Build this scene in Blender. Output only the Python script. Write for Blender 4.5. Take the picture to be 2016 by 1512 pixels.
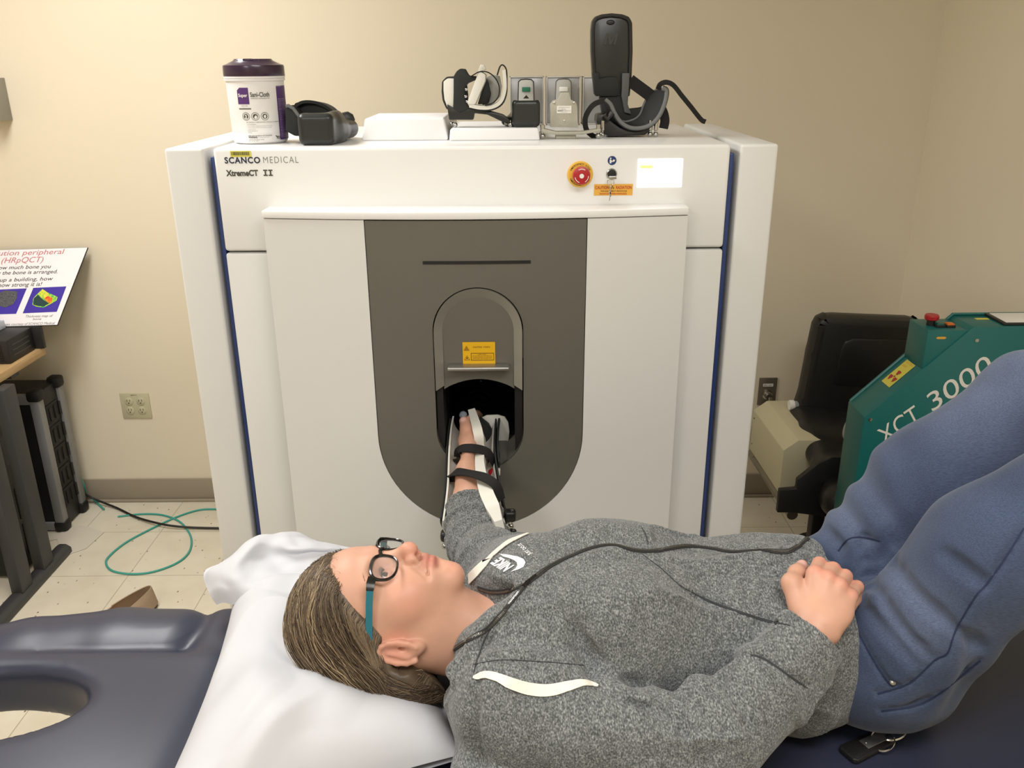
import bpy, bmesh, math, random
import numpy as np
from mathutils import Vector, Matrix, Euler
from mathutils.bvhtree import BVHTree
random.seed(7); np.random.seed(7)
for _o in list(bpy.data.objects): bpy.data.objects.remove(_o, do_unlink=True)
SC = bpy.context.scene; COL = SC.collection
# ---------------------------------------------------------------- camera
F_PX, PITCH, ROLL, CAM_H = 1700.0, math.radians(20.5), math.radians(0.45), 1.70
CP, SP = math.cos(PITCH), math.sin(PITCH)
_F = Vector((0, CP, -SP)); _R0 = Vector((1, 0, 0)); _U0 = Vector((0, SP, CP))
CR = _R0*math.cos(ROLL) - _U0*math.sin(ROLL); CU = _U0*math.cos(ROLL) + _R0*math.sin(ROLL)
CAM = Vector((0, 0, CAM_H))
cam_d = bpy.data.cameras.new('camera'); cam = bpy.data.objects.new('camera', cam_d); COL.objects.link(cam)
cam_d.sensor_width = 36; cam_d.lens = 36*F_PX/2016; cam_d.clip_start = 0.02
cam.matrix_world = Matrix.Translation(CAM) @ Matrix((CR, CU, -_F)).transposed().to_4x4()
SC.camera = cam
# ---------------------------------------------------------------- light
SC.view_settings.view_transform = 'Standard'; SC.view_settings.look = 'None'
SC.view_settings.gamma = 1; SC.view_settings.use_curve_mapping = False
SC.view_settings.exposure = 0.12
w = bpy.data.worlds.new('world'); SC.world = w; w.use_nodes = True
w.node_tree.nodes['Background'].inputs[0].default_value = (1, .98, .96, 1)
w.node_tree.nodes['Background'].inputs[1].default_value = 0.10
def area(name, loc, sx, sy, power, col=(1, .983, .962), rot=(0, 0, 0)):
    d = bpy.data.lights.new(name, 'AREA'); d.shape = 'RECTANGLE'; d.size = sx; d.size_y = sy
    d.energy = power; d.color = col
    o = bpy.data.objects.new(name, d); COL.objects.link(o); o.location = loc; o.rotation_euler = rot
    return o
area('ceiling_lamp', (-1.25, 1.9, 2.58), 0.55, 1.15, 35)
area('ceiling_lamp', (0.35, 0.15, 2.58), 1.15, 0.55, 25)
area('ceiling_lamp', (-1.1, -0.9, 2.58), 0.55, 1.15, 23)
# ---------------------------------------------------------------- helpers
def W(px, py, x=None, y=None, z=None):
    """point of the plane x=, y= or z= seen at pixel px,py"""
    d = _F + CR*((px-1008)/F_PX) + CU*((756-py)/F_PX)
    if y is not None: t = (y-CAM.y)/d.y
    elif z is not None: t = (z-CAM.z)/d.z
    else: t = (x-CAM.x)/d.x
    return CAM + d*t
def ray(px, py): return (_F + CR*((px-1008)/F_PX) + CU*((756-py)/F_PX)).normalized()
def lin(c):
    return tuple((v/255/12.92 if v/255 <= .04045 else ((v/255+.055)/1.055)**2.4) for v in c[:3])
MATS = {}
def mat(name, col, rough=.5, metal=0, spec=.5, noise=None, bump=None, emit=None, alpha=None, trans=0, coat=0, sss=0, sheen=0):
    """noise=(col2, scale, detail, lo, hi[, stretch]) bump=(scale, strength[, dist])"""
    m = bpy.data.materials.new(name); MATS[name] = m; m.use_nodes = True
    nt = m.node_tree; b = nt.nodes['Principled BSDF']
    c = (*lin(col), 1); b.inputs['Base Color'].default_value = c
    b.inputs['Roughness'].default_value = rough; b.inputs['Metallic'].default_value = metal
    b.inputs['Specular IOR Level'].default_value = spec
    if coat: b.inputs['Coat Weight'].default_value = coat; b.inputs['Coat Roughness'].default_value = .15
    if sheen: b.inputs['Sheen Weight'].default_value = sheen
    if sss:
        b.inputs['Subsurface Weight'].default_value = sss
        b.inputs['Subsurface Radius'].default_value = (.012, .005, .003); b.inputs['Subsurface Scale'].default_value = .6
    if trans: b.inputs['Transmission Weight'].default_value = trans
    if alpha is not None: b.inputs['Alpha'].default_value = alpha
    if emit: b.inputs['Emission Color'].default_value = c; b.inputs['Emission Strength'].default_value = emit
    tc = nt.nodes.new('ShaderNodeTexCoord')
    def coords(stretch):
        mp = nt.nodes.new('ShaderNodeMapping'); nt.links.new(tc.outputs['Object'], mp.inputs[0])
        mp.inputs['Scale'].default_value = stretch; return mp.outputs[0]
    if noise:
        c2, sc, det, lo, hi = noise[:5]; st = noise[5] if len(noise) > 5 else (1, 1, 1)
        n = nt.nodes.new('ShaderNodeTexNoise'); n.inputs['Scale'].default_value = sc; n.inputs['Detail'].default_value = det
        nt.links.new(coords(st), n.inputs[0])
        r = nt.nodes.new('ShaderNodeValToRGB'); r.color_ramp.elements[0].position = lo; r.color_ramp.elements[1].position = hi
        r.color_ramp.elements[0].color = c; r.color_ramp.elements[1].color = (*lin(c2), 1)
        nt.links.new(n.outputs[0], r.inputs[0]); nt.links.new(r.outputs[0], b.inputs['Base Color'])
    if bump:
        n = nt.nodes.new('ShaderNodeTexNoise'); n.inputs['Scale'].default_value = bump[0]; n.inputs['Detail'].default_value = 4
        nt.links.new(coords((1, 1, 1)), n.inputs[0])
        bp = nt.nodes.new('ShaderNodeBump'); bp.inputs['Strength'].default_value = bump[1]
        bp.inputs['Distance'].default_value = bump[2] if len(bump) > 2 else .002
        nt.links.new(n.outputs[0], bp.inputs['Height']); nt.links.new(bp.outputs[0], b.inputs['Normal'])
    return m
OFF = {}       # world offset of each object's root
def tag(o, label=None, cat=None, group=None, kind=None):
    if label: o['label'] = label
    if cat: o['category'] = cat
    if group: o['group'] = group
    if kind: o['kind'] = kind
    return o
def thing(name, label, cat, loc, group=None):
    o = bpy.data.objects.new(name, None); COL.objects.link(o); o.empty_display_size = .05
    o.location = loc; OFF[o] = Vector(loc); return tag(o, label, cat, group)
def link_mesh(name, me, mats, parent=None, origin=None):
    """me in world coordinates"""
    o = bpy.data.objects.new(name, me); COL.objects.link(o)
    if parent is not None: off = OFF[parent]; o.parent = parent
    else:
        if origin is None:
            n = len(me.vertices); co = np.empty(n*3, 'f'); me.vertices.foreach_get('co', co); co = co.reshape(-1, 3)
            mn, mx = co.min(0), co.max(0); origin = ((mn[0]+mx[0])/2, (mn[1]+mx[1])/2, mn[2])
        off = Vector([float(v) for v in origin]); o.location = off
    OFF[o] = off
    me.transform(Matrix.Translation(-off))
    if not isinstance(mats, (list, tuple)): mats = [mats]
    for m in mats: me.materials.append(MATS[m] if isinstance(m, str) else m)
    return o
def basis(X=None, Y=None, Z=None):
    if X is not None and Y is not None:
        X = Vector(X).normalized(); Z = X.cross(Vector(Y)).normalized(); Y = Z.cross(X)
    elif Z is not None:
        Z = Vector(Z).normalized(); X = Vector((0, 0, 1)).cross(Z)
        if X.length < .01: X = Vector((1, 0, 0))
        X.normalize(); Y = Z.cross(X)
    return Matrix((X, Y, Z)).transposed()
class MB:
    def __init__(s): s.bm = bmesh.new(); s.mi = 0
    def _add(s, b, M=None):
        if M is not None: bmesh.ops.transform(b, matrix=M, verts=b.verts)
        me = bpy.data.meshes.new('t'); b.to_mesh(me); b.free()
        n0 = len(s.bm.faces); s.bm.from_mesh(me); bpy.data.meshes.remove(me)
        s.bm.faces.ensure_lookup_table()
        for f in s.bm.faces[n0:]: f.material_index = s.mi
        return s
    def box(s, lo, hi, bev=0, R=None, seg=2):
        lo = Vector(lo); hi = Vector(hi); c = (lo+hi)/2; d = hi-lo
        return s.cbox(c, d, bev, R, seg)
    def cbox(s, c, d, bev=0, R=None, seg=2):
        b = bmesh.new(); bmesh.ops.create_cube(b, size=1)
        bmesh.ops.scale(b, vec=[max(abs(v), 1e-5) for v in d], verts=b.verts)
        if bev: bmesh.ops.bevel(b, geom=b.edges[:], offset=bev, segments=seg, affect='EDGES', profile=.5)
        M = Matrix.Translation(Vector(c)) @ (R.to_4x4() if R is not None else Matrix())
        return s._add(b, M)
    def tube(s, pts, r, seg=10, cap=True, flat=1.0, up=None):
        """tube along points; r scalar or list; flat<1 squashes along the second axis (straps)"""
        pts = [Vector(p) for p in pts]; n = len(pts)
        rs = r if isinstance(r, (list, tuple)) else [r]*n
        b = bmesh.new(); rings = []
        T = [(pts[min(i+1, n-1)]-pts[max(i-1, 0)]).normalized() for i in range(n)]
        N = Vector(up) if up is not None else Vector((0, 0, 1))
        if abs(N.dot(T[0])) > .95: N = Vector((0, 1, 0))
        for i in range(n):
            if up is not None and abs(Vector(up).dot(T[i])) < .95: N = Vector(up)
            N = (N - T[i]*N.dot(T[i])).normalized(); B = T[i].cross(N)
            rings.append([b.verts.new(pts[i] + (B*math.cos(2*math.pi*k/seg) + N*math.sin(2*math.pi*k/seg)*flat)*rs[i]) for k in range(seg)])
        for i in range(n-1):
            for k in range(seg):
                b.faces.new((rings[i][k], rings[i][(k+1) % seg], rings[i+1][(k+1) % seg], rings[i+1][k]))
        if cap: b.faces.new(rings[0][::-1]); b.faces.new(rings[-1])
        bmesh.ops.recalc_face_normals(b, faces=b.faces)
        return s._add(b)
    def ribbon(s, pts, w, th, up):
        """flat strap: width w across, thickness th along up (up: vector or list)"""
        pts = [Vector(p) for p in pts]; n = len(pts); b = bmesh.new(); R = []
        ups = up if isinstance(up, list) else [up]*n
        ws = w if isinstance(w, (list, tuple)) else [w]*n
        for i in range(n):
            T = (pts[min(i+1, n-1)]-pts[max(i-1, 0)]).normalized(); N = Vector(ups[i]); N = (N-T*N.dot(T)).normalized(); B = T.cross(N)
            R.append([b.verts.new(pts[i]+B*a*ws[i]/2+N*c*th/2) for a, c in ((-1, -1), (1, -1), (1, 1), (-1, 1))])
        for i in range(n-1):
            for k in range(4): b.faces.new((R[i][k], R[i][(k+1) % 4], R[i+1][(k+1) % 4], R[i+1][k]))
        b.faces.new(R[0][::-1]); b.faces.new(R[-1]); bmesh.ops.recalc_face_normals(b, faces=b.faces)
        return s._add(b)
    def cyl(s, p0, p1, r, r2=None, seg=24, bev=0):
        p0 = Vector(p0); p1 = Vector(p1); r2 = r if r2 is None else r2
        pr = [(r, 0), (r2, (p1-p0).length)]
        if bev: L = (p1-p0).length; pr = [(r-bev, 0), (r, bev), (r2, L-bev), (r2-bev, L)]
        return s.lathe(pr, p0, p1-p0, seg)
    def lathe(s, prof, o, axis=(0, 0, 1), seg=32, X=None):
        b = bmesh.new(); M = basis(Z=axis); o = Vector(o); R = []
        for r, z in prof:
            R.append([b.verts.new(o + M @ Vector((r*math.cos(2*math.pi*k/seg), r*math.sin(2*math.pi*k/seg), z))) for k in range(seg)])
        for i in range(len(R)-1):
            for k in range(seg): b.faces.new((R[i][k], R[i][(k+1) % seg], R[i+1][(k+1) % seg], R[i+1][k]))
        b.faces.new(R[0][::-1]); b.faces.new(R[-1]); bmesh.ops.recalc_face_normals(b, faces=b.faces)
        return s._add(b)
    def sphere(s, c, r, R=None, seg=20):
        b = bmesh.new(); bmesh.ops.create_uvsphere(b, u_segments=seg, v_segments=max(8, seg*2//3), radius=1)
        r = (r, r, r) if not hasattr(r, '__len__') else r
        M = Matrix.Translation(Vector(c)) @ (R.to_4x4() if R is not None else Matrix()) @ Matrix.Diagonal((*r, 1))
        return s._add(b, M)
    def prism(s, poly, vec, bev=0):
        """poly: world points of one face, extruded by vec"""
        b = bmesh.new(); vec = Vector(vec)
        A = [b.verts.new(Vector(p)) for p in poly]; B = [b.verts.new(Vector(p)+vec) for p in poly]; n = len(A)
        b.faces.new(A); b.faces.new(B[::-1])
        for i in range(n): b.faces.new((A[i], A[(i+1) % n], B[(i+1) % n], B[i]))
        bmesh.ops.recalc_face_normals(b, faces=b.faces)
        if bev: bmesh.ops.bevel(b, geom=b.edges[:], offset=bev, segments=2, affect='EDGES', profile=.5)
        return s._add(b)
    def grid(s, fn, nu, nv, th=0, closeu=False):
        """surface fn(u,v) u,v in 0..1; th>0 gives it thickness along its normal"""
        P = [[Vector(fn(i/nu, j/nv)) for j in range(nv+1)] for i in range(nu+(0 if closeu else 1))]
        n = len(P); b = bmesh.new(); L = []
        for sgn in ((0,) if th == 0 else (0, 1)):
            V = []
            for i in range(n):
                row = []
                for j in range(nv+1):
                    if sgn:
                        a = P[(i+1) % n if closeu else min(i+1, n-1)][j]-P[(i-1) % n if closeu else max(i-1, 0)][j]
                        c = P[i][min(j+1, nv)]-P[i][max(j-1, 0)]
                        N = a.cross(c); N = N.normalized() if N.length > 1e-12 else Vector((0, 0, 1))
                        row.append(b.verts.new(P[i][j]+N*th))
                    else: row.append(b.verts.new(P[i][j]))
                V.append(row)
            L.append(V)
        m = n if closeu else n-1
        for q, V in enumerate(L):
            for i in range(m):
                for j in range(nv):
                    f = (V[i][j], V[(i+1) % n][j], V[(i+1) % n][j+1], V[i][j+1])
                    b.faces.new(f if q else f[::-1])
        if th:
            A, B = L
            for i in range(m):
                k = (i+1) % n
                b.faces.new((A[i][0], A[k][0], B[k][0], B[i][0])); b.faces.new((A[k][nv], A[i][nv], B[i][nv], B[k][nv]))
            if not closeu:
                for j in range(nv):
                    b.faces.new((A[0][j+1], A[0][j], B[0][j], B[0][j+1])); b.faces.new((A[n-1][j], A[n-1][j+1], B[n-1][j+1], B[n-1][j]))
            bmesh.ops.recalc_face_normals(b, faces=b.faces)
        return s._add(b)
    def build(s, name, mats, parent=None, smooth=35, origin=None):
        me = bpy.data.meshes.new(name); s.bm.to_mesh(me); s.bm.free()
        if smooth:
            me.shade_smooth(); me.set_sharp_from_angle(angle=math.radians(smooth))
        return link_mesh(name, me, mats, parent, origin)
def smooth_path(pts, n=8):
    """Catmull-Rom through points"""
    P = [Vector(p) for p in pts]; P = [P[0]*2-P[1]]+P+[P[-1]*2-P[-2]]; out = []
    for i in range(1, len(P)-2):
        for k in range(n):
            t = k/n
            out.append(.5*((2*P[i])+(-P[i-1]+P[i+1])*t+(2*P[i-1]-5*P[i]+4*P[i+1]-P[i+2])*t*t+(-P[i-1]+3*P[i]-3*P[i+1]+P[i+2])*t**3))
    out.append(P[-2]); return out
def curve_mesh(splines, extrude=0, res=1):
    """2D closed outlines (holes allowed) -> filled mesh in xy plane"""
    cu = bpy.data.curves.new('c', 'CURVE'); cu.dimensions = '2D'; cu.fill_mode = 'BOTH'; cu.extrude = extrude
    for pts in splines:
        sp = cu.splines.new('POLY'); sp.points.add(len(pts)-1); sp.use_cyclic_u = True
        for i, p in enumerate(pts): sp.points[i].co = (p[0], p[1], 0, 1)
    o = bpy.data.objects.new('c', cu); COL.objects.link(o)
    me = bpy.data.meshes.new_from_object(o.evaluated_get(bpy.context.evaluated_depsgraph_get()))
    bpy.data.objects.remove(o); bpy.data.curves.remove(cu); return me
def text_mesh(s, bold=0, shear=0, spacing=1, align='LEFT', lines=1):
    """text at unit size, in the xy plane; returns mesh, normalised so cap height about .72"""
    cu = bpy.data.curves.new('t', 'FONT'); cu.body = s; cu.size = 1; cu.offset = bold; cu.shear = shear
    cu.space_character = spacing; cu.align_x = align; cu.resolution_u = 4
    o = bpy.data.objects.new('t', cu); COL.objects.link(o)
    me = bpy.data.meshes.new_from_object(o.evaluated_get(bpy.context.evaluated_depsgraph_get()))
    bpy.data.objects.remove(o); bpy.data.curves.remove(cu); return me
def mesh_xy(me):
    n = len(me.vertices); co = np.empty(n*3); me.vertices.foreach_get('co', co); return co.reshape(-1, 3)
def place2d(me, fn):
    """map every (u,v,0) of a flat mesh to a world point"""
    for v in me.vertices: v.co = fn(v.co.x, v.co.y)
    return me
def text(name, s, m, parent, O, X, Y, w=None, h=None, bold=0, shear=0, spacing=1, eps=.0006, warp=None):
    """text box from lower-left O, X/Y unit directions, total width w and height h in metres"""
    me = text_mesh(s, bold, shear, spacing); co = mesh_xy(me)
    mn, mx = co.min(0), co.max(0); X = Vector(X).normalized(); Y = Vector(Y).normalized(); N = X.cross(Y); O = Vector(O)
    sx = w/(mx[0]-mn[0]) if w else None; sy = h/(mx[1]-mn[1]) if h else None
    sx = sx or sy; sy = sy or sx
    def fn(u, v):
        a, b = (u-mn[0])*sx, (v-mn[1])*sy
        return warp(a, b) if warp else O+X*a+Y*b+N*eps
    place2d(me, fn); return link_mesh(name, me, m, parent)
def flat(name, polys, m, parent, O, X, Y, eps=.0006, smooth=False):
    """flat filled outline(s) in metres on the plane O,X,Y"""
    me = curve_mesh(polys); X = Vector(X).normalized(); Y = Vector(Y).normalized(); N = X.cross(Y); O = Vector(O)
    place2d(me, lambda u, v: O+X*u+Y*v+N*eps); return link_mesh(name, me, m, parent)
def rect(x0, y0, x1, y1): return [(x0, y0), (x1, y0), (x1, y1), (x0, y1)]
def circ(cx, cy, r, n=32, a0=0, a1=2*math.pi): return [(cx+r*math.cos(a0+(a1-a0)*k/n), cy+r*math.sin(a0+(a1-a0)*k/n)) for k in range(n)]
def rrect(x0, y0, x1, y1, r, n=6):
    o = []
    for cx, cy, a in ((x1-r, y1-r, 0), (x0+r, y1-r, 90), (x0+r, y0+r, 180), (x1-r, y0+r, 270)):
        for k in range(n+1):
            t = math.radians(a+90*k/n); o.append((cx+r*math.cos(t), cy+r*math.sin(t)))
    return o
def arcband(cx, cy, r0, r1, a0, a1, n=12):
    a = [math.radians(a0+(a1-a0)*k/n) for k in range(n+1)]
    return [(cx+r1*math.cos(t), cy+r1*math.sin(t)) for t in a]+[(cx+r0*math.cos(t), cy+r0*math.sin(t)) for t in a[::-1]]
def mesh_join(name, meshes, mats, parent):
    bm = bmesh.new()
    for me in meshes: bm.from_mesh(me)
    me = bpy.data.meshes.new(name); bm.to_mesh(me); bm.free(); return link_mesh(name, me, mats, parent)
# ---- implicit surfaces: bodies, cloth, cushions
def v3(p): return np.array([float(p[0]), float(p[1]), float(p[2])])
class Ell:
    def __init__(s, c, r, R=None):
        s.c = v3(c); s.r = v3(r); s.R = np.array(R) if R is not None else np.eye(3); s.b = max(s.r)
    def __call__(s, P):
        q = (P-s.c)@s.R; k0 = np.sqrt(((q/s.r)**2).sum(-1)); k1 = np.sqrt(((q/s.r**2)**2).sum(-1))+1e-9
        return k0*(k0-1)/k1
    def bound(s): return s.c, s.b
class Cap:
    """tapered capsule; flat squashes along direction n"""
    def __init__(s, a, b, ra, rb, n=None, k=1.0):
        s.a = v3(a); s.d = v3(b)-s.a; s.ra, s.rb = ra, rb; s.n = v3(n)/np.linalg.norm(v3(n)) if n is not None else None; s.k = k
    def __call__(s, P):
        q = P-s.a; t = np.clip((q@s.d)/(s.d@s.d), 0, 1); v = q-t[..., None]*s.d
        if s.n is not None:
            h = v@s.n; v = v+(h*(1/s.k-1))[..., None]*s.n
            return (np.sqrt((v**2).sum(-1))-(s.ra+(s.rb-s.ra)*t))*min(1, s.k+.25)
        return np.sqrt((v**2).sum(-1))-(s.ra+(s.rb-s.ra)*t)
    def bound(s): return s.a+s.d/2, np.linalg.norm(s.d)/2+max(s.ra, s.rb)
class RBox:
    def __init__(s, c, h, r, R=None):
        s.c = v3(c); s.h = v3(h)-r; s.r = r; s.R = np.array(R) if R is not None else np.eye(3)
    def __call__(s, P):
        q = np.abs((P-s.c)@s.R)-s.h
        return np.sqrt((np.maximum(q, 0)**2).sum(-1))+np.minimum(q.max(-1), 0)-s.r
    def bound(s): return s.c, np.linalg.norm(s.h+s.r)
def smin(a, b, k):
    h = np.clip(.5+.5*(b-a)/k, 0, 1); return b*(1-h)+a*h-k*h*(1-h)
def smax(a, b, k): return -smin(-a, -b, k)
_rng = np.random.RandomState(3); _LAT = _rng.rand(32, 32, 32)
def vnoise(P, f, off=0):
    q = P*f+off; i = np.floor(q).astype(int); t = q-i; t = t*t*(3-2*t); i &= 31; j = (i+1) & 31
    x0, y0, z0 = i[..., 0], i[..., 1], i[..., 2]; x1, y1, z1 = j[..., 0], j[..., 1], j[..., 2]
    a, b, c = t[..., 0], t[..., 1], t[..., 2]; L = _LAT
    return ((L[x0, y0, z0]*(1-a)+L[x1, y0, z0]*a)*(1-b)+(L[x0, y1, z0]*(1-a)+L[x1, y1, z0]*a)*b)*(1-c) + \
           ((L[x0, y0, z1]*(1-a)+L[x1, y0, z1]*a)*(1-b)+(L[x0, y1, z1]*(1-a)+L[x1, y1, z1]*a)*b)*c - .5
class Field:
    """list of (op, primitive, blend): + union, - carve"""
    def __init__(s): s.items = []; s.disp = None; s.post = None; s.dmax = .02
    def add(s, p, k=.02): s.items.append(('+', p, k)); return s
    def sub(s, p, k=.01): s.items.append(('-', p, k)); return s
    def chain(s, pts, rs, k=.02, n=None, flat=1.0):
        for i in range(len(pts)-1): s.add(Cap(pts[i], pts[i+1], rs[i], rs[i+1], n, flat), k)
        return s
    def __call__(s, P, c=None, R=None):
        d = np.full(P.shape[:-1], 1.0)
        for op, p, k in s.items:
            if c is not None:
                bc, br = p.bound()
                if np.linalg.norm(bc-c) > br+R+k+.03: continue
            e = p(P)
            d = smin(d, e, k) if op == '+' else smax(d, -e, k)
        if s.disp is not None: d = d-s.disp(P)
        if s.post is not None: d = s.post(P, d)
        return d
def polygonise(fld, lo, hi, h, B=20):
    lo = v3(lo); hi = v3(hi); nb = np.ceil((hi-lo)/(B*h)).astype(int); VI, VP, FQ = [], [], []
    S = 1 << 20
    rad = B*h*.87+h*2
    g1 = np.arange(-1, B+1)
    for bi in range(nb[0]):
        for bj in range(nb[1]):
            for bk in range(nb[2]):
                base = np.array([bi, bj, bk])*B; c = lo+(base+B/2)*h
                d0 = fld(c[None, :], c, rad)[0]
                if abs(d0) > rad*1.35+.012: continue
                gi = np.stack(np.meshgrid(g1, g1, g1, indexing='ij'), -1)+base
                P = lo+gi*h; D = fld(P, c, rad)
                s = D < 0
                if s.all() or not s.any(): continue
                n = len(g1)
                # cells: index (i,j,k) spans points i..i+1 ; own cells where i>=1 (global base..)
                c8 = [s[a:n-1+a, b:n-1+b, e:n-1+e] for a in (0, 1) for b in (0, 1) for e in (0, 1)]
                cnt = sum(x.astype(np.int8) for x in c8); act = (cnt > 0) & (cnt < 8)
                own = act.copy()
                I = np.argwhere(own)
                if len(I):
                    acc = np.zeros((len(I), 3)); num = np.zeros(len(I))
                    for ax in range(3):
                        for u in (0, 1):
                            for v in (0, 1):
                                o0 = np.zeros(3, int); oth = [q for q in range(3) if q != ax]; o0[oth[0]] = u; o0[oth[1]] = v
                                o1 = o0.copy(); o1[ax] = 1; A = I+o0; Bq = I+o1
                                da = D[A[:, 0], A[:, 1], A[:, 2]]; db = D[Bq[:, 0], Bq[:, 1], Bq[:, 2]]
                                m = (da < 0) != (db < 0); t = np.where(m, da/np.where(m, da-db, 1), 0)
                                p = A.astype(float); p[:, ax] += t; acc[m] += p[m]; num[m] += 1
                    VP.append(lo+(acc/num[:, None]-1+base)*h)
                    G = I-1+base+1; VI.append((G[:, 0]*S+G[:, 1])*S+G[:, 2])
                for ax in range(3):
                    o = [q for q in range(3) if q != ax]
                    if ax == 1: o = o[::-1]
                    # edges from own points index 1..B along ax
                    sl0 = [slice(1, n-1)]*3; sl1 = list(sl0); sl1[ax] = slice(2, n)
                    m = s[tuple(sl0)] != s[tuple(sl1)]
                    E = np.argwhere(m)
                    if not len(E): continue
                    inside = s[tuple(sl0)][E[:, 0], E[:, 1], E[:, 2]]
                    G = E+base+1; q = []
                    for du, dv in ((0, 0), (1, 0), (1, 1), (0, 1)):
                        g = G.copy(); g[:, o[0]] -= du; g[:, o[1]] -= dv
                        q.append((g[:, 0]*S+g[:, 1])*S+g[:, 2])
                    q = np.stack(q, 1); q[~inside] = q[~inside][:, ::-1]; FQ.append(q)
    VI = np.concatenate(VI); VP = np.concatenate(VP); FQ = np.concatenate(FQ)
    ids, first = np.unique(VI, return_index=True); V = VP[first]
    FI = np.searchsorted(ids, FQ); FI = np.clip(FI, 0, len(ids)-1); ok = (ids[FI] == FQ).all(1); FI = FI[ok]
    return V, FI
def np_mesh(name, V, Fq, smooth=True):
    me = bpy.data.meshes.new(name); n, m = len(V), len(Fq); k = Fq.shape[1]
    me.vertices.add(n); me.vertices.foreach_set('co', np.asarray(V, 'f').ravel())
    me.loops.add(m*k); me.loops.foreach_set('vertex_index', np.asarray(Fq, 'i').ravel())
    me.polygons.add(m); me.polygons.foreach_set('loop_start', np.arange(0, m*k, k, dtype='i'))
    me.update(calc_edges=True); me.validate()
    if smooth: me.shade_smooth()
    return me
def sdf_obj(name, fld, lo, hi, h, mats, parent=None, color=None, keep=None):
    V, Fq = polygonise(fld, lo, hi, h); me = np_mesh(name, V, Fq)
    if color is not None:
        a = me.color_attributes.new('tint', 'FLOAT_COLOR', 'POINT'); c = color(V)
        a.data.foreach_set('color', np.concatenate([c, np.ones((len(V), 1))], 1).astype('f').ravel())
    if keep is not None: keep.append((V.copy(), Fq.copy()))
    return link_mesh(name, me, mats, parent)
# ---------------------------------------------------------------- materials
mat('wall_paint', (232, 221, 198), .85, noise=((228, 217, 193), 1.2, 2, .3, .7), bump=(140, .08, .001))
mat('ceiling_white', (225, 222, 214), .9)
mat('baseboard_vinyl', (158, 146, 128), .5)
mat('white_shell', (224, 224, 221), .35, spec=.4, bump=(500, .03, .0005))
mat('white_bright', (238, 238, 236), .3, spec=.4)
mat('stripe_blue', (36, 58, 112), .35)
mat('face_grey', (108, 106, 98), .5, metal=.25, bump=(900, .03, .0003))
mat('arch_silver', (150, 147, 138), .42, metal=.45)
mat('bore_black', (18, 18, 19), .55)
mat('seam_dark', (70, 70, 70), .7)
mat('steel', (190, 190, 188), .22, metal=1)
mat('brushed', (165, 165, 162), .38, metal=.9)
mat('ink_navy', (40, 46, 66), .6)
mat('ink_grey', (120, 118, 112), .6)
mat('ink_olive', (78, 76, 66), .6)
mat('ink_black', (22, 22, 22), .6)
mat('ink_brown', (96, 52, 20), .6)
mat('ink_red', (190, 60, 40), .6)
mat('label_yellow', (228, 178, 12), .55)
mat('label_yellow_pale', (226, 216, 90), .55)
mat('label_orange', (232, 176, 70), .55)
mat('label_white', (236, 234, 228), .5)
mat('stop_yellow', (232, 184, 70), .45)
mat('stop_red', (176, 32, 40), .35)
mat('ink_white', (240, 236, 230), .5)
mat('sign_blue', (30, 58, 108), .5)
mat('screen_light', (250, 252, 255), .3, emit=1.25)
mat('screen_text', (190, 195, 200), .5, emit=.7)
mat('screen_yellow', (228, 240, 120), .5, emit=1.0)
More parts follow.
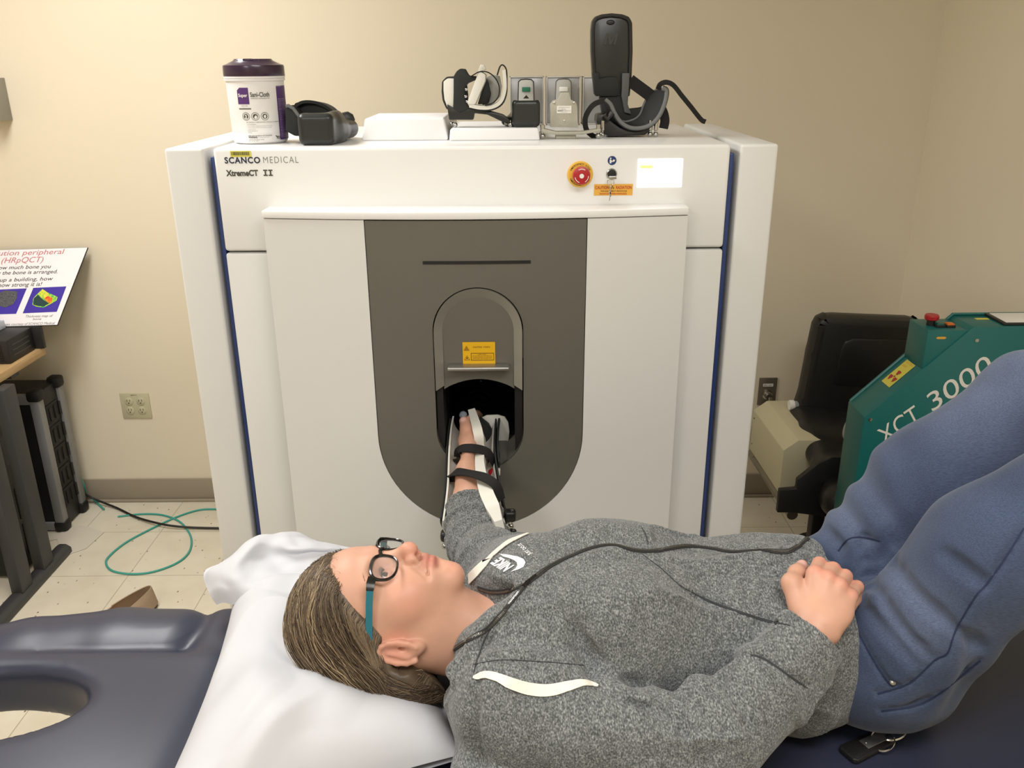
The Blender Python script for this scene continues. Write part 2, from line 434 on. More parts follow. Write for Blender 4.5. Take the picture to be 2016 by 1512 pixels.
def floor_material():
    m = bpy.data.materials.new('vinyl_tile'); MATS['vinyl_tile'] = m; m.use_nodes = True; nt = m.node_tree; N = nt.nodes; L = nt.links
    b = N['Principled BSDF']; b.inputs['Roughness'].default_value = .32; tc = N.new('ShaderNodeTexCoord')
    def ramp(src, p0, p1, c0, c1):
        r = N.new('ShaderNodeValToRGB'); r.color_ramp.elements[0].position = p0; r.color_ramp.elements[1].position = p1
        r.color_ramp.elements[0].color = (*lin(c0), 1); r.color_ramp.elements[1].color = (*lin(c1), 1); L.new(src, r.inputs[0]); return r.outputs[0]
    def mul(a, c, f=1):
        x = N.new('ShaderNodeMix'); x.data_type = 'RGBA'; x.blend_type = 'MULTIPLY'; x.inputs['Factor'].default_value = f
        L.new(a, x.inputs['A']); L.new(c, x.inputs['B']); return x.outputs['Result']
    n1 = N.new('ShaderNodeTexNoise'); n1.inputs['Scale'].default_value = 9; n1.inputs['Detail'].default_value = 3; L.new(tc.outputs['Object'], n1.inputs[0])
    base = ramp(n1.outputs[0], .3, .7, (214, 205, 184), (224, 216, 197))
    mp = N.new('ShaderNodeMapping'); mp.inputs['Scale'].default_value = (46, 26, 30); mp.inputs['Rotation'].default_value = (0, 0, .5); L.new(tc.outputs['Object'], mp.inputs[0])
    v = N.new('ShaderNodeTexVoronoi'); v.inputs['Scale'].default_value = 1; L.new(mp.outputs[0], v.inputs[0])
    sp = ramp(v.outputs['Distance'], .07, .15, (120, 104, 88), (255, 255, 255))
    n2 = N.new('ShaderNodeTexNoise'); n2.inputs['Scale'].default_value = 17; L.new(tc.outputs['Object'], n2.inputs[0])
    msk = ramp(n2.outputs[0], .5, .56, (255, 255, 255), (0, 0, 0))
    mx = N.new('ShaderNodeMix'); mx.data_type = 'RGBA'; mx.blend_type = 'LIGHTEN'; mx.inputs['Factor'].default_value = 1; L.new(sp, mx.inputs['A']); L.new(msk, mx.inputs['B'])
    base = mul(base, mx.outputs['Result'])
    br = N.new('ShaderNodeTexBrick'); br.offset = 0; br.inputs['Scale'].default_value = 1; br.inputs['Brick Width'].default_value = .305; br.inputs['Row Height'].default_value = .305
    br.inputs['Mortar Size'].default_value = .0014; br.inputs['Color1'].default_value = (1, 1, 1, 1); br.inputs['Color2'].default_value = (.96, .96, .95, 1); br.inputs['Mortar'].default_value = (.55, .52, .47, 1)
    mp2 = N.new('ShaderNodeMapping'); mp2.inputs['Rotation'].default_value = (0, 0, 0); L.new(tc.outputs['Object'], mp2.inputs[0]); L.new(mp2.outputs[0], br.inputs[0])
    base = mul(base, br.outputs[0]); L.new(base, b.inputs['Base Color'])
floor_material()
# ---------------------------------------------------------------- room
YW = 3.2; XR = W(1848, 100, y=YW).x; XL = -3.0; YB = -2.2; ZC = 2.6
def wall(name, lo, hi, m, kind='structure'):
    b = MB(); b.box(lo, hi); return tag(b.build(name, m, smooth=0), kind=kind)
wall('floor', (XL, YB, -.05), (XR, YW, 0), 'vinyl_tile')
wall('ceiling', (XL, YB, ZC), (XR, YW, ZC+.05), 'ceiling_white')
wall('wall_back', (XL, YW, 0), (XR, YW+.1, ZC), 'wall_paint')
wall('wall_right', (XR, YB, 0), (XR+.1, YW, ZC), 'wall_paint')
wall('wall_left', (XL-.1, YB, 0), (XL, YW, ZC), 'wall_paint')
wall('wall_front', (XL, YB-.1, 0), (XR, YB, ZC), 'wall_paint')
def baseboard(name, lo, hi, side):
    b = MB(); b.box(lo, hi, .003); return tag(b.build(name, 'baseboard_vinyl'), kind='structure')
baseboard('baseboard_back', (XL, YW-.009, 0), (XR, YW, .102), 0)
baseboard('baseboard_right', (XR-.009, YB, 0), (XR, YW-.009, .102), 0)
b = MB(); b.box((XL, YW-.02, 0), (XR-.009, YW-.009, .012), .004)
tag(b.build('trim_1', 'baseboard_vinyl'), kind='structure')
# ---------------------------------------------------------------- CT scanner
YF = 1.75
T = W(930, 288, y=YF).z; ZS = W(480, 497, y=YF).z
def fx(px, py=300, y=YF): return W(px, py, y=y).x
XA, XB, XC_, XD = fx(322, 295), fx(399, 295), fx(418, 295), fx(1440, 285)
XE, XG = fx(1459, 285), fx(1534, 285)
YBK = W(1395, 243, z=T).y
print('scanner', T, ZS, YBK, XA, XG)
XM = fx(935, 430, y=1.67); HW = (fx(1355, 420, y=1.69)-fx(513, 430, y=1.69))/2
scan = thing('ct_scanner', 'large white bone scanner cabinet with a grey arched front panel and blue edge stripes', 'scanner', ((XA+XG)/2, 2.1, 0))
# side panels, cover, lower cabinet
for x0, x1 in ((XA, XB), (XE, XG)):
    b = MB(); b.box((x0, YF, 0.02), (x1, YBK, T), .006, seg=3); b.build('side_panel', 'white_shell', scan)
for x0, x1 in ((XB+.008, XC_-.001), (XD+.001, XE-.008)):
    b = MB(); b.box((x0, YF+.012, .02), (x1, YF+.045, T-.018), .003); b.build('blue_stripe', 'stripe_blue', scan)
# bore cut: build the cabinet core as a frame round the opening
XM0 = XM; RB = .084; ZT, ZB = 1.19, .965; OW = (fx(1015, 830, y=1.67)-fx(873, 830, y=1.67))/2; OC = fx(944, 830, y=1.67)
OZ0 = W(944, 893, y=1.68).z; OZ1 = 1.13; YBORE = 2.12
b = MB()
for lo, hi in (((XB, YF+.06, .02), (OC-OW, YBK-.02, T-.022)), ((OC+OW, YF+.06, .02), (XE, YBK-.02, T-.022)),
               ((OC-OW, YF+.06, .02), (OC+OW, YBK-.02, OZ0)), ((OC-OW, YF+.06, OZ1), (OC+OW, YBK-.02, T-.022)),
               ((OC-OW, YBORE, OZ0), (OC+OW, YBK-.02, OZ1)), ((XA+.05, 1.9, 0), (XG-.05, YBK-.06, .021))): b.box(lo, hi)
b.build('cabinet_core', 'seam_dark', scan, smooth=0)
# hood: top slab and upper front
b = MB(); b.box((XC_, YF, ZS+.002), (XD, YF+.06, T), .007, seg=3); b.box((XC_, YF+.01, T-.03), (XD, YBK-.004, T), .006, seg=3)
b.build('hood', 'white_bright', scan)
for x0, x1 in ((XC_, XM-HW+.03), (XM+HW-.03, XD)):
    b = MB(); b.box((x0, YF, .03), (x1, YF+.06, ZS-.002), .005); b.build('lower_panel', 'white_shell', scan)
YC, YE = 1.665, 1.70
def yf(x): return YC + (YE-YC)*((x-XM)/HW)**2
ZSH = W(935, 417, y=YC).z; ZSB = W(935, 432, y=YC).z
def curved_plate(splines, y_off, th, strips=28):
    """outline in x,z (world) laid on the bowed front, th thick toward +y"""
    me = curve_mesh(splines); bm = bmesh.new(); bm.from_mesh(me)
    bmesh.ops.dissolve_limit(bm, angle_limit=.001, verts=bm.verts, edges=bm.edges)
    xs = [v.co.x for v in bm.verts]; x0, x1 = min(xs), max(xs)
    for k in range(1, strips):
        g = bm.verts[:]+bm.edges[:]+bm.faces[:]
        bmesh.ops.bisect_plane(bm, geom=g, plane_co=(x0+(x1-x0)*k/strips, 0, 0), plane_no=(1, 0, 0))
    for v in bm.verts: v.co = Vector((v.co.x, yf(v.co.x)+y_off, v.co.y))
    r = bmesh.ops.extrude_face_region(bm, geom=bm.faces[:])
    for v in [e for e in r['geom'] if isinstance(e, bmesh.types.BMVert)]: v.co.y += th
    bmesh.ops.recalc_face_normals(bm, faces=bm.faces)
    me.clear_geometry(); bm.to_mesh(me); bm.free(); me.shade_smooth(); me.set_sharp_from_angle(angle=.5); return me
DA = .0905; DZT, DZB = W(942, 567, y=YC).z-DA, W(945, 925, y=YC).z+DA; DX = fx(942, 700, y=YC)
UW = (fx(1156, 433, y=YC)-fx(715, 433, y=YC))/2; UX = fx(936, 433, y=YC); UZB = W(945, 1037, y=YC).z; UR = UW
def stadium(cx, hw, zt, zb, n=24):
    return [(cx+hw*math.cos(math.pi*k/n), zt+hw*math.sin(math.pi*k/n)) for k in range(n+1)]+[(cx-hw*math.cos(math.pi*k/n), zb-hw*math.sin(math.pi*k/n)) for k in range(n+1)]
def ushape(g, zt):
    hw = UW+g; return [(UX+hw, zt), (UX-hw, zt)]+[(UX-hw*math.cos(math.pi*k/40), UZB+UR-hw*math.sin(math.pi*k/40)) for k in range(41)]
ztop = ZSB-.0015
# white front panel with the U cut out
o = [(XM-HW, .06), (XM+HW, .06), (XM+HW, ztop), (UX+UW+.0015, ztop)]
o += [(p[0], p[1]) for p in ushape(.0015, ztop)[2:][::-1]]+[(UX-UW-.0015, ztop), (XM-HW, ztop)]
link_mesh('front_panel', curved_plate([o], 0, .02, 40), 'white_shell', scan)
link_mesh('grey_face', curved_plate([ushape(0, ztop-.001), stadium(DX, DA+.001, DZT, DZB)[::-1]], .001, .02), 'face_grey', scan)
# slot
zs = W(935, 517, y=YC).z; x0s, x1s = fx(832, 517, y=YC), fx(1045, 517, y=YC)
link_mesh('slot', curved_plate([rect(x0s, zs-.003, x1s, zs+.003)], -.0006, .004, 8), 'bore_black', scan)
# sides of front panel + shelf
for sx in (-1, 1):
    b = MB(); x = XM+sx*HW; b.box((min(x, x-sx*.012), YE+.004, .06), (max(x, x-sx*.012), YF+.005, ztop)); b.build('front_panel_side', 'white_shell', scan)
N = 36; P = [(XM-HW-.001+(2*HW+.002)*k/N) for k in range(N+1)]
poly = [(x, yf(x)-.004, ZSB) for x in P]+[(XM+HW+.001, YF+.004, ZSB), (XM-HW-.001, YF+.004, ZSB)]
b = MB(); b.prism(poly, (0, 0, ZSH-ZSB), .0025); b.build('shelf', 'white_bright', scan)
# arch door
DB = W(945, 768, y=YC).z; DBM = W(945, 748, y=YC).z
def door_outline(hw, zb):
    arc = [(DX+hw*math.cos(math.pi*k/30), DZT+hw*math.sin(math.pi*k/30)) for k in range(31)]
    low = [(DX-hw+2*hw*k/16, zb+(DBM-zb)*math.sin(math.pi*k/16)**.8) for k in range(17)]
    return arc+low
# raised silver rim that fades towards the sides: bevelled ring; recessed flat inside
me = curve_mesh([door_outline(DA-.0015, DB)]); door = None
bm = bmesh.new(); hw1, hw2 = DA-.0015, DA-.0185
def ring(hw, dz, y, n=30): return [bm.verts.new((DX+hw*math.cos(math.pi*k/n), y, DZT-dz+(hw)*math.sin(math.pi*k/n))) for k in range(n+1)]
def legs(r, hw, y, zb):  # add bottoms
    return [bm.verts.new((DX+hw, y, zb))]+r+[bm.verts.new((DX-hw, y, zb))]
A = legs(ring(hw1, 0, YC+.012), hw1, YC+.012, DB); B_ = legs(ring(hw1, 0, YC-.004), hw1, YC-.004, DB)
C_ = legs(ring(hw2, .002, YC+.006), hw2, YC+.0035, DB+.009)
for R1, R2 in ((A, B_), (B_, C_)):
    for i in range(len(R1)-1): bm.faces.new((R1[i], R1[i+1], R2[i+1], R2[i]))
bmesh.ops.recalc_face_normals(bm, faces=bm.faces)
for f in bm.faces:
    if f.normal.y > 0: f.normal_flip()
me2 = bpy.data.meshes.new('rim'); bm.to_mesh(me2); bm.free(); me2.shade_smooth(); me2.set_sharp_from_angle(angle=.5)
door_o = mesh_join('bore_door', [curved_plate([door_outline(hw2+.0005, DB)], .006, .008, 10)], 'face_grey', scan)
link_mesh('arch_rim', me2, 'arch_silver', door_o); bpy.data.meshes.remove(me)
hx0, hx1, hz = fx(882, 727, y=YC), fx(1003, 727, y=YC), W(942, 727, y=YC-.02).z
b = MB(); b.box((hx0, YC-.022, hz-.004), (hx1, YC+.006, hz+.004), .003, seg=3); b.build('handle', 'brushed', door_o)
# warning label on the door
lx0, lx1 = fx(911, 695, y=YC+.005), fx(975, 695, y=YC+.005); lz0, lz1 = W(943, 716, y=YC+.005).z, W(943, 673, y=YC+.005).z
LW, LH = lx1-lx0, lz1-lz0; yl = YC+.0045; X_, Z_ = (1, 0, 0), (0, 0, 1)
lab = flat('warning_label', [rect(0, 0, LW, LH)], 'label_yellow', door_o, (lx0, yl, lz0), X_, Z_)
def tri(cx, cy, s): return [(cx-s, cy-s*.8), (cx+s, cy-s*.8), (cx, cy+s*.9)]
def tri_sign(cx, cy, s): return [tri(cx, cy, s), tri(cx, cy-.02*s, s*.78)]
def trefoil(cx, cy, r): return [circ(cx, cy, r*.18, 10)]+[arcband(cx, cy, r*.3, r, a-28, a+28, 6) for a in (90, 210, 330)]
ms = []
def lay(polys, y): me = curve_mesh(polys); place2d(me, lambda u, v: Vector((lx0+u, y, lz0+v))); return me
ms.append(lay(tri_sign(LW*.12, LH*.72, LW*.09), yl-.001)); ms.append(lay(tri_sign(LW*.13, LH*.28, LW*.09), yl-.001))
for q in trefoil(LW*.12, LH*.69, LW*.045): ms.append(lay([q], yl-.001))
ms.append(lay([circ(LW*.13, LH*.27, LW*.025, 12)], yl-.001))
ms.append(lay([rect(LW*.25, LH*.16, LW*.96, LH*.5), rect(LW*.265, LH*.185, LW*.945, LH*.475)], yl-.001))
mesh_join('label_symbols', ms, 'ink_brown', door_o)
text('label_text', 'CAUTION  X-RAYS', 'ink_brown', door_o, (lx0+LW*.32, yl-.0006, lz0+LH*.74), X_, Z_, w=LW*.52, h=LH*.07)
for k, s in enumerate(('LASER CLASS 1', 'DO NOT OPEN THIS DOOR WHILE THE', 'SCANNER IS RUNNING AND KEEP HANDS', 'AWAY FROM THE MOVING PARTS')):
    text('label_text', s, 'ink_brown', door_o, (lx0+LW*(.3 if k else .46), yl-.0006, lz0+LH*(.425-.066*k)), X_, Z_, w=LW*(.6 if k else .28), h=LH*.036)
# bore recess
b = MB(); st = stadium(DX, DA, DZT, DZB)
zc = OZ0
bowl = [(x, z) for x, z in st if z < zc+.0001]
b.grid(lambda u, v: (lambda p: (p[0], YC+.004+v*.10, p[1]))((lambda t: (DX-DA*math.cos(math.pi*t) if True else 0, DZB-DA*math.sin(math.pi*t)))(u)), 30, 1)
for sx in (-1, 1): b.box((DX+sx*DA-.001, YC+.012, DZB), (DX+sx*DA+.001, YC+.105, DZT))
b.build('bore_rim', 'face_grey', scan)
b = MB(); b.box((OC-OW-.02, YC+.012, OZ0-.12), (OC-OW+.001, YC+.1455, OZ1)); b.box((OC+OW-.001, YC+.012, OZ0-.12), (OC+OW+.02, YC+.1455, OZ1))
b.build('bore_cheek', 'bore_black', scan, smooth=0)
# tray lip under the opening
zl = W(944, 897, y=YC+.02).z
b = MB(); b.prism([(x, YC+.012, z) for x, z in [(DX-DA*math.cos(math.pi*k/24), DZB-DA*math.sin(math.pi*k/24)) for k in range(25)] if z <= zl] or [(0, 0, 0)], (0, .12, 0))
b.build('bore_sill', 'face_grey', scan)
b = MB()
for x0, x1 in ((OC-OW, OC-OW+.002), (OC+OW-.002, OC+OW)): b.box((x0, YC+.14, OZ0), (x1, YBORE, OZ1))
b.box((OC-OW, YC+.13, OZ0), (OC+OW, YBORE, OZ0+.002)); b.box((OC-OW, YBORE-.004, OZ0), (OC+OW, YBORE, OZ1)); b.box((OC-OW, YF+.06, OZ1-.002), (OC+OW, YBORE, OZ1))
b.build('bore_lining', 'bore_black', scan, smooth=0)
b = MB(); c = W(942, 800, y=1.98)
b.lathe([(.030, 0), (.030, .02), (.024, .024), (.024, .05)], (c.x, 2.0, c.z), (0, -1, 0), 30)
b.lathe([(.034, 0), (.034, .05)], (c.x, 2.055, c.z), (0, -1, 0), 30); b.build('bore_ring', 'bore_black', scan)
b = MB(); p = W(944, 781, y=2.0); b.lathe([(.004, 0), (.004, .004), (.002, .005)], (p.x, 2.11, p.z), (0, -1, 0), 10); b.build('screw', 'steel', scan)
# thumb rod inside the bore
p0, p1 = W(912, 818, y=1.73), W(910, 792, y=1.90)
b = MB(); b.tube([p0, p1], .0035, 10); b.sphere(p1, .007); rod = b.build('thumb_rod', 'steel', scan)
b = MB(); b.lathe([(.004, -.004), (.008, 0), (.009, .006), (.006, .016), (.003, .018)], p0, (p1-p0), 14); b.build('rod_tip', mat('foam_grey', (120, 130, 136), .8), rod)
# ---- controls on the hood
yh = YF-.0004
c = W(1142, 343, y=YF)
es = MB(); es.lathe([(.0255, 0), (.0255, .003), (.023, .005)], (c.x, YF, c.z), (0, -1, 0), 40)
eo = es.build('emergency_stop', 'stop_yellow', scan)
b = MB(); b.lathe([(.012, 0), (.012, .012), (.0165, .013), (.0178, .018), (.0165, .024), (.013, .0258), (0.001, .0258)], (c.x+.001, YF-.004, c.z), (0, -1, 0), 36); b.build('push_button', 'stop_red', eo)
ms = []
for a0, a1 in ((60, 120), (190, 250), (300, 360)):
    me = curve_mesh([arcband(0, 0, .0125, .0137, a0, a1)]); place2d(me, lambda u, v: Vector((c.x+.001+u, YF-.0303, c.z+v))); ms.append(me)
me = curve_mesh([circ(0, 0, .0045, 20)]); place2d(me, lambda u, v: Vector((c.x+.001+u, YF-.0306, c.z+v))); ms.append(me)
mesh_join('button_marks', ms, 'ink_white', eo)
def arc_text(s, r, a_mid, span, h, m, par, cx, cz, y, inv=False):
    out = []
    for i, ch in enumerate(s):
        if ch == ' ': continue
        t = (i/(len(s)-1)-.5)*span
        a = math.radians(a_mid-t if not inv else a_mid+t)
        me = text_mesh(ch, .01); co = mesh_xy(me); w0 = (co[:, 0].max()+co[:, 0].min())/2; k = h/.72
        up = Vector((math.cos(a), 0, math.sin(a)))*(1 if not inv else -1); rt = Vector((math.sin(a), 0, -math.cos(a)))*(1 if not inv else -1)
        o0 = Vector((cx, y, cz))+Vector((math.cos(a), 0, math.sin(a)))*(r+(0 if not inv else h))
        place2d(me, lambda u, v: o0+rt*(u-w0)*k+up*v*k); out.append(me)
    return mesh_join('ring_text', out, m, par)
arc_text('EMERGENCY STOP', .0186, 90, 128, .0036, 'ink_black', eo, c.x, c.z, YF-.0052)
arc_text('EMERGENCY STOP', .0186, 270, 128, .0036, 'ink_black', eo, c.x, c.z, YF-.0052, True)
# read-the-manual sign
c = W(1205, 316, y=YF); me = curve_mesh([circ(0, 0, .0087, 32)]); place2d(me, lambda u, v: Vector((c.x+u, yh-.0003, c.z+v)))
so = link_mesh('manual_sign', me, 'sign_blue', scan)
ms = []
for q in ([circ(-.003, .0042, .0016, 14)], [[(-.0048, .0018), (-.002, .002), (-.0005, -.0008), (.0018, -.0022), (.0012, -.0032), (-.0012, -.0022), (-.0016, -.0055), (-.0048, -.005)]],
          [[(.0006, -.0002), (.003, .0028), (.0038, .0012), (.0062, .0016), (.0042, -.0022), (.0026, -.0026)]]):
    me = curve_mesh(q); place2d(me, lambda u, v: Vector((c.x+u, yh-.0008, c.z+v))); ms.append(me)
mesh_join('reader_symbol', ms, 'ink_white', so)
# key switch with ring of keys
c = W(1204, 342, y=YF); b = MB(); b.lathe([(.0105, 0), (.0105, .004), (.009, .006), (.0088, .0062), (.0086, .004)], (c.x, YF, c.z), (0, -1, 0), 32); ks = b.build('key_switch', 'brushed', scan)
b = MB(); b.lathe([(.0082, 0), (.0082, .007), (.006, .0075)], (c.x, YF, c.z), (0, -1, 0), 28); b.build('lock_core', 'ink_black', ks)
b = MB(); b.box((c.x-.0055, YF-.034, c.z-.003), (c.x+.0045, YF-.007, c.z-.0012), .0008); b.box((c.x-.009, YF-.036, c.z-.006), (c.x+.006, YF-.0335, c.z-.0005), .001); b.build('key', 'steel', ks)
rc = Vector((c.x-.005, YF-.035, c.z-.0115))
b = MB(); b.tube([rc+Vector((math.cos(2*math.pi*k/28)*.0065, 0, math.sin(2*math.pi*k/28)*.0075)) for k in range(29)], .0006, 6, cap=False); b.build('key_ring', 'steel', ks)
b = MB(); b.box((rc.x-.0018, YF-.037, rc.z-.029), (rc.x+.0012, YF-.035, rc.z-.007), .0008); b.box((rc.x-.0035, YF-.037, rc.z-.024), (rc.x+.0015, YF-.0352, rc.z-.018), .0008)
b.box((rc.x-.0022, YF-.037, rc.z-.036), (rc.x-.0004, YF-.0352, rc.z-.029), .0004); b.build('spare_key', 'steel', ks)
# caution radiation sticker
a, d = W(1169, 385, y=YF), W(1246, 362, y=YF); cw, chh = d.x-a.x, d.z-a.z; O = Vector((a.x, YF, a.z))
cs = flat('caution_sticker', [rect(0, 0, cw, chh)], 'label_orange', scan, O, X_, Z_)
for s, x, z, w_, h_, mm, bo in (('CAUTION', .03, .56, .36, .28, 'ink_red', .02), ('RADIATION', .57, .56, .4, .28, 'ink_red', .02),
                            ('THIS EQUIPMENT PRODUCES', .17, .3, .68, .15, 'ink_brown', .01), ('RADIATION WHEN ENERGIZED', .15, .08, .7, .15, 'ink_red', .01)):
    text('sticker_text', s, mm, cs, O+Vector((cw*x, -.0005, chh*z)), X_, Z_, w=cw*w_, h=chh*h_, bold=bo)
ms = []
for q in trefoil(cw*.475, chh*.7, cw*.045): me = curve_mesh([q]); place2d(me, lambda u, v: O+Vector((u, -.001, v))); ms.append(me)
mesh_join('trefoil_symbol', ms, 'ink_brown', cs)
# screen
a, d = W(1254, 369, y=YF), W(1345, 312, y=YF); sw, sh = d.x-a.x, d.z-a.z
b = MB(); b.box((a.x, YF-.0015, a.z), (d.x, YF+.004, d.z), .001); so = b.build('touch_screen', 'screen_light', scan)
O = Vector((a.x, YF-.0015, a.z))
text('screen_text', 'SCANCO', 'screen_text', so, O+Vector((sw*.04, 0, sh*.86)), X_, Z_, w=sw*.22, h=sh*.06)
text('screen_text', 'XtremeCT II', 'screen_text', so, O+Vector((sw*.62, 0, sh*.87)), X_, Z_, w=sw*.3, h=sh*.05)
flat('screen_bar', [rect(sw*.05, sh*.67, sw*.33, sh*.78)], 'screen_yellow', so, O, X_, Z_)
text('screen_text', 'READY', 'screen_text', so, O+Vector((sw*.5, 0, sh*.71)), X_, Z_, w=sw*.1, h=sh*.04)
# printed names
O = W(443, 322, y=YF); text('logo_text', 'SCANCO', 'ink_navy', scan, (O.x, yh, O.z), X_, Z_, w=fx(513, 320)-O.x, h=.0125, bold=.03, spacing=1.15)
O = W(519, 321, y=YF); text('logo_text', 'MEDICAL', 'ink_grey', scan, (O.x, yh, O.z), X_, Z_, w=fx(588, 320)-O.x, h=.0122, bold=-.012, spacing=1.2)
O = W(446, 347, y=YF); text('model_text', 'XtremeCT', 'ink_olive', scan, (O.x, yh, O.z), X_, Z_, w=fx(509, 345)-O.x, h=.0122, bold=.04)
for k in range(2):
    x0 = fx(519+10*k, 345); wI = .0085; z0 = O.z
    flat('model_text', [[(0, 0), (wI, 0), (wI, .0025), (wI*.68, .0025), (wI*.68, .0097), (wI, .0097), (wI, .0122), (0, .0122), (0, .0097), (wI*.32, .0097), (wI*.32, .0025), (0, .0025)]], 'ink_olive', scan, (x0, YF, z0), X_, Z_)
a, d = W(454, 309, y=YF), W(494, 297, y=YF)
bs = flat('barcode_sticker', [rect(0, 0, d.x-a.x, d.z-a.z)], 'label_yellow_pale', scan, (a.x, YF, a.z), X_, Z_)
bw, bh = d.x-a.x, d.z-a.z; random.seed(2); x = .06; bars = []
while x < .9:
    w_ = random.choice((.012, .02, .03)); bars.append(rect(bw*x, bh*.28, bw*(x+w_), bh*.84)); x += w_+random.choice((.012, .02))
flat('barcode', bars, 'ink_olive', bs, (a.x, YF-.0005, a.z), X_, Z_)
# ---------------------------------------------------------------- things on top of the scanner
mat('plastic_black', (30, 31, 31), .42); mat('foam_black', (34, 36, 35), .75, bump=(300, .2, .001)); mat('strap_black', (24, 23, 23), .85, bump=(900, .3, .0008))
mat('cup_black', (34, 38, 38), .35, coat=.1); mat('foam_white', (240, 240, 240), .7); mat('plastic_white', (228, 226, 216), .35)
mat('liner_white', (226, 224, 214), .6); mat('letter_black', (58, 60, 60), .35); mat('rim_grey', (112, 114, 114), .8); mat('velcro_grey', (92, 94, 94), .9)
mat('lid_purple', (46, 24, 52), .28, coat=.3); mat('tub_white', (236, 234, 232), .35); mat('label_purple', (84, 50, 112), .45); mat('ink_violet', (214, 196, 224), .5)
mat('panel_grey', (160, 160, 160), .3, metal=.35); mat('frame_pale', (186, 184, 176), .3, metal=.2); mat('gauge_grey', (178, 178, 170), .4); mat('phantom_beige', (184, 181, 166), .45, noise=((166, 163, 148), 40, 3, .3, .7))
mat('tag_green', (24, 104, 74), .45); mat('clear_plastic', (225, 228, 230), .1, trans=.85)
def pp(pts, y): return [W(a, b_, y=y) for a, b_ in pts]
# --- canister
r0 = .056; cx = W(505, 283, y=1.84).x; cy = W(505, 284, z=T+.001).y+r0; ct = W(495, 116, y=cy).z; zb = T; Hc = ct-zb
cn = thing('wipes_canister', 'white wipes canister with a purple lid standing at the left end of the scanner top', 'canister', (cx, cy, T))
kl = Hc*.80
b = MB(); b.lathe([(r0*.86, 0), (r0*.97, .004), (r0, .012), (r0*1.0, .02), (r0*.985, .021), (r0*.985, .023), (r0*1.0, .0245), (r0*1.02, kl*.7), (r0*1.03, kl*.93), (r0*1.075, kl*.935), (r0*1.085, kl*.955), (r0*1.05, kl*.965), (r0*1.085, kl*.975), (r0*1.09, kl)], (cx, cy, zb), seg=72)
b.build('tub', 'tub_white', cn)
b = MB(); b.lathe([(r0*1.06, kl-.003), (r0*1.09, kl), (r0*1.085, kl+.018), (r0*1.07, kl+.021), (r0*.98, kl+.0225), (r0*.70, Hc-.003), (r0*.66, Hc), (0.001, Hc)], (cx, cy, zb), seg=72)
lid = b.build('lid', 'lid_purple', cn)
b = MB()
for a in (-58, -122): 
    t = math.radians(a); b.cbox((cx+r0*.68*math.cos(t), cy+r0*.68*math.sin(t), zb+Hc-.004), (.006, .003, .004), .001)
b.cbox((cx, cy-r0*.6, zb+Hc-.002), (.02, .012, .005), .002); b.build('lid_tab', 'lid_purple', lid)
A0 = math.atan2(-cy, -cx) + math.radians(-3)   # towards the room
def cyl_pt(s, z, d=0): r = r0*(1.0+.02*min(1, z/(kl*.7)))+.0004+d; a = A0+s/r0; return Vector((cx+r*math.cos(a), cy+r*math.sin(a), zb+z))
def wrap(name, me, m, par, s, z, k=1, d=0): 
    bm = bmesh.new(); bm.from_mesh(me)
    xs = [v.co.x for v in bm.verts]; x0, x1 = min(xs), max(xs); n = max(1, int((x1-x0)*k/.004))
    for i in range(1, n):
        bmesh.ops.bisect_plane(bm, geom=bm.verts[:]+bm.edges[:]+bm.faces[:], plane_co=(x0+(x1-x0)*i/n, 0, 0), plane_no=(1, 0, 0))
    bm.to_mesh(me); bm.free(); place2d(me, lambda u, v: cyl_pt(s+u*k, z+v*k, d)); return link_mesh(name, me, m, par)
def wtext(s, x, z, w_, h_, m, par=None, bold=0):
    me = text_mesh(s, bold); co = mesh_xy(me); mn, mx = co.min(0), co.max(0)
    place2d(me, lambda u, v: cyl_pt(x+(u-mn[0])*w_/(mx[0]-mn[0]), z+(v-mn[1])*h_/(mx[1]-mn[1]), .0006)); return link_mesh('label_text', me, m, par or cn)
h = kl
wrap('label_block', curve_mesh([[(-.036, h*.60), (-.012, h*.60), (-.012, h*.84), (-.030, h*.84), (-.036, h*.80)]]), 'label_purple', cn, 0, 0)
wtext('Super', -.0335, h*.69, .019, .0085, 'ink_white', bold=.02)
wtext('Sani-Cloth', -.009, h*.705, .037, .009, 'ink_olive', bold=.02)
wtext('GERMICIDAL DISPOSABLE WIPE', -.009, h*.675, .037, .0022, 'ink_grey')
wtext('LARGE WIPE', -.030, h*.566, .014, .0024, 'ink_grey')
wrap('label_bar', curve_mesh([rect(-.0355, h*.525, -.010, h*.54)]), 'ink_olive', cn, 0, 0)
for k in range(3):
    x = -.022+.0185*k; wrap('badge', curve_mesh([circ(x, h*.42, .0078, 28), circ(x, h*.42, .007, 28)]), 'ink_olive', cn, 0, 0)
    wrap('badge', curve_mesh([circ(x, h*.42, .0048, 24)]), 'ink_olive', cn, 0, 0, d=.0002)
wtext('2', -.0242, h*.39, .0045, .007, 'ink_white', bold=.03)
wrap('badge_mark', curve_mesh([[(-.006, h*.41), (-.002, h*.44), (.0002, h*.41), (-.0015, h*.39), (-.004, h*.385)]]), 'ink_white', cn, 0, 0, d=.0007)
wrap('badge_mark', curve_mesh([[(.0125, h*.43), (.016, h*.445), (.0175, h*.42), (.016, h*.39), (.013, h*.4)]]), 'ink_white', cn, 0, 0, d=.0007)
wtext('BACTERICIDAL, TUBERCULOCIDAL, VIRUCIDAL IN 2 MINUTES', -.022, h*.325, .066, .0022, 'ink_olive')
